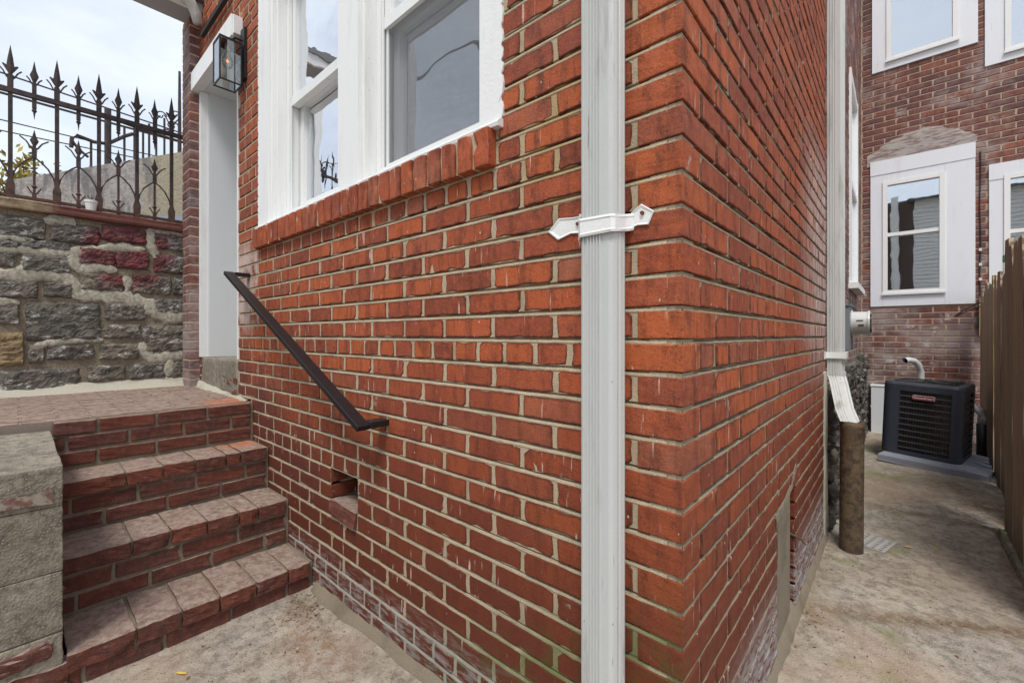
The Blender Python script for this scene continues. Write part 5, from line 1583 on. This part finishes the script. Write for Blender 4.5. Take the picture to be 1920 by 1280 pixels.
# ------------------------------------------------------------------ air conditioner on its pad
pad = thing('equipment_pad', 'slate blue plastic equipment pad under the air conditioner', 'equipment pad', loc=(.173, 4.40, -.045), rot=(0, R(2.2), R(-14)))
bm = bevel_box(.705, .80, .062, .006, random.Random(1), .0012, 4)
link('pad_slab', bm_mesh(bm, 'pad_slab', M['pad'], False), pad, (.3525, .40, .031))
ac = thing('air_conditioner', 'dark air conditioner condenser with a red badge standing on the slate pad', 'air conditioner', loc=(.185, 4.560, .0215), rot=(0, R(2.2), R(-12)))
W_, D_, H_ = .545, .60, .66
def rrect(w, d, r, n=6, ox=0, oy=0):
    out = []
    for (cx, cy, a0) in ((w - r, r, -90), (w - r, d - r, 0), (r, d - r, 90), (r, r, 180)):
        for i in range(n + 1):
            a = R(a0 + 90 * i / n); out.append((cx + r * math.cos(a) + ox, cy + r * math.sin(a) + oy))
    return out
m = MB(); pr = rrect(W_, D_, .07)
m.loft([(x, y) for x, y in pr], [(0, 0, 0), (0, 0, .035)]); m.build('base_pan', M['acdark'], ac)
m = MB(); inn = rrect(W_ - .05, D_ - .05, .05, 6, .025, .025); m.loft(inn, [(0, 0, .036), (0, 0, H_ - .06)]); 
t = NT('condenser_fins'); x, y, z = t.sep(t.obj()); wv = t.wave(34, t.map(t.obj(), (1, 1, 0)), 0.4, 1, 'DIAGONAL')
n_ = t.noise(6, 4); c = t.mix(t.step(wv, .4, .8), (0.018, 0.017, 0.018), (0.10, 0.09, 0.08)); c = t.mix(t.mul(t.step(x, .25, .60), t.step(n_, .36, .62, 0.2, .85)), c, (0.36, 0.30, 0.23))
t.done(c, .6, t.bump(wv, .8, .004)); m.build('coil', t.m, ac)
m = MB()
outer, inner = rrect(W_, D_, .07), rrect(W_ - .11, D_ - .11, .05, 6, .055, .055)
n = len(outer); vs = []
for (pf, z) in ((outer, H_ - .075), (outer, H_ - .02), (rrect(W_ - .02, D_ - .02, .062, 6, .01, .01), H_), (inner, H_ + .002), (inner, H_ - .03)):
    vs += [(x, y, z) for x, y in pf]
m.poly(vs, [(i * n + k, i * n + (k + 1) % n, (i + 1) * n + (k + 1) % n, (i + 1) * n + k) for i in range(4) for k in range(n)]); m.build('top_cover', M['acdark'], ac, smooth=False)
m = MB()
for k, rr2 in enumerate((.05, .09, .13, .17, .21)):
    m.tube([(W_ / 2 + rr2 * math.cos(R(a)), D_ / 2 + rr2 * math.sin(R(a)), H_ + .004 - k * .002) for a in range(0, 361, 15)], .0028, 5, cap=False)
for a in range(0, 360, 30): m.tube([(W_ / 2 + .03 * math.cos(R(a)), D_ / 2 + .03 * math.sin(R(a)), H_ + .006), (W_ / 2 + .235 * math.cos(R(a)), D_ / 2 + .235 * math.sin(R(a)), H_ - .004)], .0028, 5)
m.tube([(W_ / 2, D_ / 2, H_ - .06), (W_ / 2, D_ / 2, H_ + .008)], .05, 16)
m.build('fan_grille', M['acblack'], ac)
m = MB(); m.poly([(x, y, H_ - .12) for x, y in inner], [tuple(range(n))]); m.build('fan_well', M['dark'], ac)
# wide corner posts
for (sx, sy, wx, wy) in ((0, 0, .125, .07), (W_, 0, .07, .07), (0, D_, .07, .07), (W_, D_, .07, .07)):
    pts = []
    for (px, py) in outer:
        if (abs(px - sx) <= wx + .001) and (abs(py - sy) <= wy + .001): pts.append((px, py))
    if sx == 0 and sy == 0: pts = [(0.0, .075)] + pts[0:0] + [p for p in outer[21:28]] + [(.125, 0.0)]
    if sx == W_ and sy == 0: pts = [(W_ - .075, 0)] + outer[0:7] + [(W_, .075)]
    if sx == W_ and sy == D_: pts = [(W_, D_ - .075)] + outer[7:14] + [(W_ - .075, D_)]
    if sx == 0 and sy == D_: pts = [(.075, D_)] + outer[14:21] + [(0, D_ - .075)]
    cx, cy = W_ / 2, D_ / 2
    pin = [(x + (cx - x) * .05, y + (cy - y) * .05) for x, y in pts]
    prf = pts + pin[::-1]
    m = MB(); m.loft(prf, [(0, 0, .036), (0, 0, H_ - .076)]); m.build('corner_post', M['acdark'], ac)
# horizontal louvre bars on all four sides
nl = 10
for k in range(nl):
    z = .060 + k * (H_ - .075 - .06) / nl
    m = MB()
    lo, li = rrect(W_ - .004, D_ - .004, .068, 6, .002, .002), rrect(W_ - .03, D_ - .03, .055, 6, .015, .015)
    vs = [(x, y, z) for x, y in lo] + [(x, y, z + .006) for x, y in lo] + [(x, y, z + .014) for x, y in li] + [(x, y, z) for x, y in li]
    m.poly(vs, [(i * n + q, i * n + (q + 1) % n, ((i + 1) % 4) * n + (q + 1) % n, ((i + 1) % 4) * n + q) for i in range(4) for q in range(n)]); m.build('louvre', M['acblack'], ac)
m = MB()
for i in range(26):
    x = .13 + i * (W_ - .07 - .13) / 26; m.box((x, .004, .05), (x + .0022, .007, H_ - .08))
m.build('guard_wires', M['acblack'], ac)
# badge
bx, bz, bw, bh = .215, .515, .150, .040
m = MB(); m.ext([(bx + x, bz + y) for x, y in rrect(bw, bh, .008, 4)], 1, -.008, .004); bd = m.build('badge', M['badgewhite'], ac)
m = MB(); m.ext([(bx + .0025 + x, bz + .0025 + y) for x, y in rrect(bw - .005, bh - .005, .006, 4)], 1, -.0095, -.0085); m.build('badge_field', M['badge'], bd)
m = MB()
fr_o, fr_i = rrect(bw - .010, bh - .010, .005, 4), rrect(bw - .014, bh - .014, .004, 4)
cu = bpy.data.curves.new('badge_lettering', 'FONT'); cu.body = 'Goodman'; cu.size = .0315; cu.extrude = .0006; cu.align_x = 'CENTER'; cu.align_y = 'CENTER'; cu.offset = .0005
tob = bpy.data.objects.new('tmp_text', cu); COL.objects.link(tob)
dg = bpy.context.evaluated_depsgraph_get(); tme = bpy.data.meshes.new_from_object(tob.evaluated_get(dg))
bpy.data.objects.remove(tob); tme.materials.clear(); tme.materials.append(M['badgewhite'])
lt = link('badge_lettering', tme, bd, (bx + bw / 2, -.0105, bz + bh / 2), (R(90), 0, 0)); lt.scale = (1.08, 1, 1)
hose = MB(); hose.tube([(W_ * .42, D_ * .55, H_ + .012), (W_ * .55, D_ * .35, H_ + .014), (W_ * .68, D_ * .12, H_ + .012), (W_ * .83, D_ * .12, H_ + .010), (W_ * .90, D_ * .35, H_ + .012)], .004, 6)
hose.build('loose_cable', M['cable'], None, loc=ac.location, rot=ac.rotation_euler, label='loose black cable lying across the top of the air conditioner', category='cable')

# ------------------------------------------------------------------ wooden fence
wf = thing('wooden_fence', 'weathered vertical board fence along the right side of the alley', 'fence')
wg = random.Random(33)
def board(x, y, w, z0, z1, th=.019, dog=.03, yaw=0.0, lean=0.0):
    m = MB(); o = [(-w / 2, z0), (w / 2, z0), (w / 2, z1 - dog), (w / 2 - dog * .8, z1), (-w / 2 + dog * .8, z1), (-w / 2, z1 - dog)]
    N2 = 14; ring = []
    for i in range(N2 + 1):
        f_ = i / N2; z = z0 + (z1 - z0) * f_
        hw_ = w / 2 - (max(0, (z - (z1 - dog))) * .8)
        b = .003 * noise.noise(Vector((y * 9, z * 3, 1))) + .0015 * noise.noise(Vector((y * 9, z * 14, 6)))
        ring.append([(-th / 2 + b, -hw_, z), (-th / 2 + b + wg.uniform(0, .001), 0, z), (-th / 2 + b, hw_, z), (th / 2, hw_, z), (th / 2, -hw_, z)])
    vs = [p for r_ in ring for p in r_]
    m.poly(vs, [(i * 5 + k, i * 5 + (k + 1) % 5, i * 5 + 5 + (k + 1) % 5, i * 5 + 5 + k) for i in range(N2) for k in range(5)] + [(0, 1, 2, 3, 4), tuple(N2 * 5 + k for k in range(5))])
    return m.build('board', M['wood'], wf, loc=(x, y, 0), rot=(R(lean), 0, R(yaw)))
yy = 3.16
while yy < 6.0:
    f_ = (yy - 2.6) / 3.0
    f_ = (yy - 3.16) / 2.8; board(.868 + .118 * f_ + wg.uniform(-.008, .008), yy, wg.uniform(.118, .140), -.05, 1.56 + wg.uniform(-.06, .05), yaw=wg.uniform(-5, 5), lean=wg.uniform(-.7, .7)); yy += .152
for (x, y, w, h, yw) in ((.802, 2.935, .145, 1.665, 1), (.79, 2.76, .145, 1.60, 0), (.79, 2.60, .145, 1.60, 0), (.785, 2.44, .145, 1.60, -1), (.785, 2.28, .145, 1.60, 1), (.785, 2.12, .145, 1.60, 0)) + tuple((.787, 1.97 - .152 * q_, .142, 1.60 - .03 * (q_ % 2), 0) for q_ in range(2)):
    board(x, y, w, -.045, h, yaw=yw)
m = MB(); m.box((.895, 3.01, -.05), (.985, 3.09, 1.50)); m.build('post', M['wood'], wf)
m = MB(); m.box((.83, 1.75, .35), (.868, 3.005, .44)); m.box((.83, 1.75, 1.25), (.868, 3.005, 1.34)); m.build('rail', M['wood'], wf)
m = MB(); m.box((.815, 3.22, 1.57), (.86, 3.27, 1.612)); m.build('post_clip', M['greenplastic'], wf)
# low mossy kerb under the near boards
kb = bevel_box(.10, 2.30, .07, .012, random.Random(5), .006, 8)
link('kerb', bm_mesh(kb, 'kerb', mat_concrete('mossy_kerb_concrete', (.30, .28, .22), (.17, .17, .12), moss=.8)), None, (.805, 1.78, -.050), kind='structure')

# ------------------------------------------------------------------ house across the yard (mirrored in the rear windows)
nh = thing('opposite_house', 'white sided and brown house across the yard, mirrored in the rear window panes', 'house')
m = MB()
YO = -7.5
for i in range(46):
    z = .05 + i * .125; m.poly([(.72, YO, z), (6.5, YO, z), (6.5, YO - .03, z + .125), (.72, YO - .03, z + .125), (.72, YO - .03, z), (6.5, YO - .03, z)], [(0, 1, 2, 3), (0, 1, 5, 4)])
m.build('lap_siding', M['siding'], nh)
m = MB(); m.box((-.9, YO - 4, -.1), (6.5, YO - .04, 5.8)); m.build('wall', M['stain_brown'], nh)
m = MB(); m.poly([(.55, YO + .35, 5.75), (6.8, YO + .35, 5.75), (6.8, YO - 2.4, 6.0), (.55, YO - 2.4, 6.0), (.55, YO - 2.4, 5.7), (6.8, YO - 2.4, 5.7)], [(0, 1, 2, 3), (0, 3, 4), (1, 5, 2), (0, 4, 5, 1)]); m.build('roof', M['roofblue'], nh)
m = MB(); m.tube([(.22, YO + .2, -.05), (.22, YO + .2, 5.9)], .11, 12); m.build('porch_post', M['siding'], nh)

# ------------------------------------------------------------------ small litter
lf = random.Random(66)
def leaf_mesh(L, w, mat, curl=.3):
    m = MB(); vs = []
    for i in range(7):
        f_ = i / 6; ww = w * math.sin(math.pi * (f_ * .92 + .04)) ** .8; x = (f_ - .5) * L
        vs += [(x, -ww / 2, curl * L * .3 * (abs(f_ - .5)) + .25 * ww), (x, 0, curl * L * .3 * abs(f_ - .5)), (x, ww / 2, curl * L * .3 * (abs(f_ - .5)) + .25 * ww)]
    m.poly(vs, [(i * 3 + a, i * 3 + a + 1, i * 3 + 4 + a, i * 3 + 3 + a) for i in range(6) for a in range(2)])
    return m.mesh('leaf', mat)
o = link('fallen_leaf', leaf_mesh(.040, .011, M['yellowleaf']), None, (-1.445, -.516, ground_height(-1.445, -.516) + .002), (0, 0, R(35)), label='slender yellow leaf lying on the concrete in front of the steps', category='leaf')
o = link('fallen_leaf', leaf_mesh(.034, .016, M['yellowleaf']), None, (.36, 2.36, ground_height(.36, 2.36) + .002), (0, 0, R(20)), label='yellow leaf on the alley concrete right of the drain grate', category='leaf')
o = link('fallen_leaf', leaf_mesh(.034, .014, M['yellowleaf']), None, (.477, 2.50, ground_height(.477, 2.50) + .002), (0, 0, R(-50)), label='yellow leaf in mid alley, further from the drain grate', category='leaf')
link('paper_scrap', leaf_mesh(.085, .04, M['plastic'], .6), None, (.742, 3.02, ground_height(.742, 3.02) + .004), (0, 0, R(-15)), label='crumpled white scrap by the foot of the wooden fence', category='litter')
m = MB()
spots = [((.4, 1.2), .35, 120), ((.4, 2.3), .3, 160), ((.45, 3.3), .25, 200), ((-1.0, -.35), .35, 120), ((-1.50, -.10), .07, 160), ((-1.30, -.2), .10, 22), ((-1.0, -.12), .2, 16), ((.06, 1.30), .05, 50), ((.73, 3.4), .10, 70), ((.3, 3.0), .25, 40), ((.25, 3.9), .22, 70), ((.42, 3.52), .16, 50), ((.76, 3.85), .1, 60),
         ((.35, 1.6), .4, 40), ((.15, 2.28), .10, 30), ((-1.2, -.5), .4, 20), ((.45, 2.4), .35, 45), ((.79, 2.6), .08, 40)]
for (c, s_, n_) in spots:
    for _ in range(n_):
        x, y = lf.gauss(c[0], s_), lf.gauss(c[1], s_)
        if y > -0.015 and x < .012: continue
        if x > .78 or (x < -1.64): continue
        z = ground_height(x, y) + .002; L = lf.uniform(.003, .009); a = lf.uniform(0, 6.28); w = L * lf.uniform(.2, .5)
        dx, dy = math.cos(a), math.sin(a)
        m.poly([(x - dx * L, y - dy * L, z), (x - dy * w, y + dx * w, z + lf.uniform(0, .003)), (x + dx * L, y + dy * L, z + lf.uniform(0, .002)), (x + dy * w, y - dx * w, z)], [(0, 1, 2, 3)], lf.random())
t = NT('leaf_litter'); tt = t.n.new('ShaderNodeAttribute'); tt.attribute_name = 'tint'
t.done(t.ramp(tt.outputs['Fac'], [(0, (0.10, 0.05, 0.025)), (.5, (0.22, 0.12, 0.05)), (.85, (0.36, 0.24, 0.09)), (1, (0.5, 0.42, 0.3))]), .9)
m.build('leaf_litter', t.m, None, tints=True, kind='stuff', label='scattered brown leaf crumbs and grit along the joints of the concrete', category='litter')
m = MB()
for _ in range(1500):
    if lf.random() < .5: x, y = lf.uniform(.04, .78), lf.uniform(.6, 4.2)
    else: x, y = lf.uniform(-1.6, -.3), lf.uniform(-.75, -.05)
    r_ = lf.uniform(.0012, .004); z = ground_height(x, y)
    m.poly([(x + r_, y, z), (x, y + r_, z), (x - r_, y, z), (x, y - r_, z), (x, y, z + r_ * .9)], [(0, 1, 4), (1, 2, 4), (2, 3, 4), (3, 0, 4)])
m.build('grit', M['stepmortar'], None, kind='stuff', label='loose grit on the concrete', category='gravel')
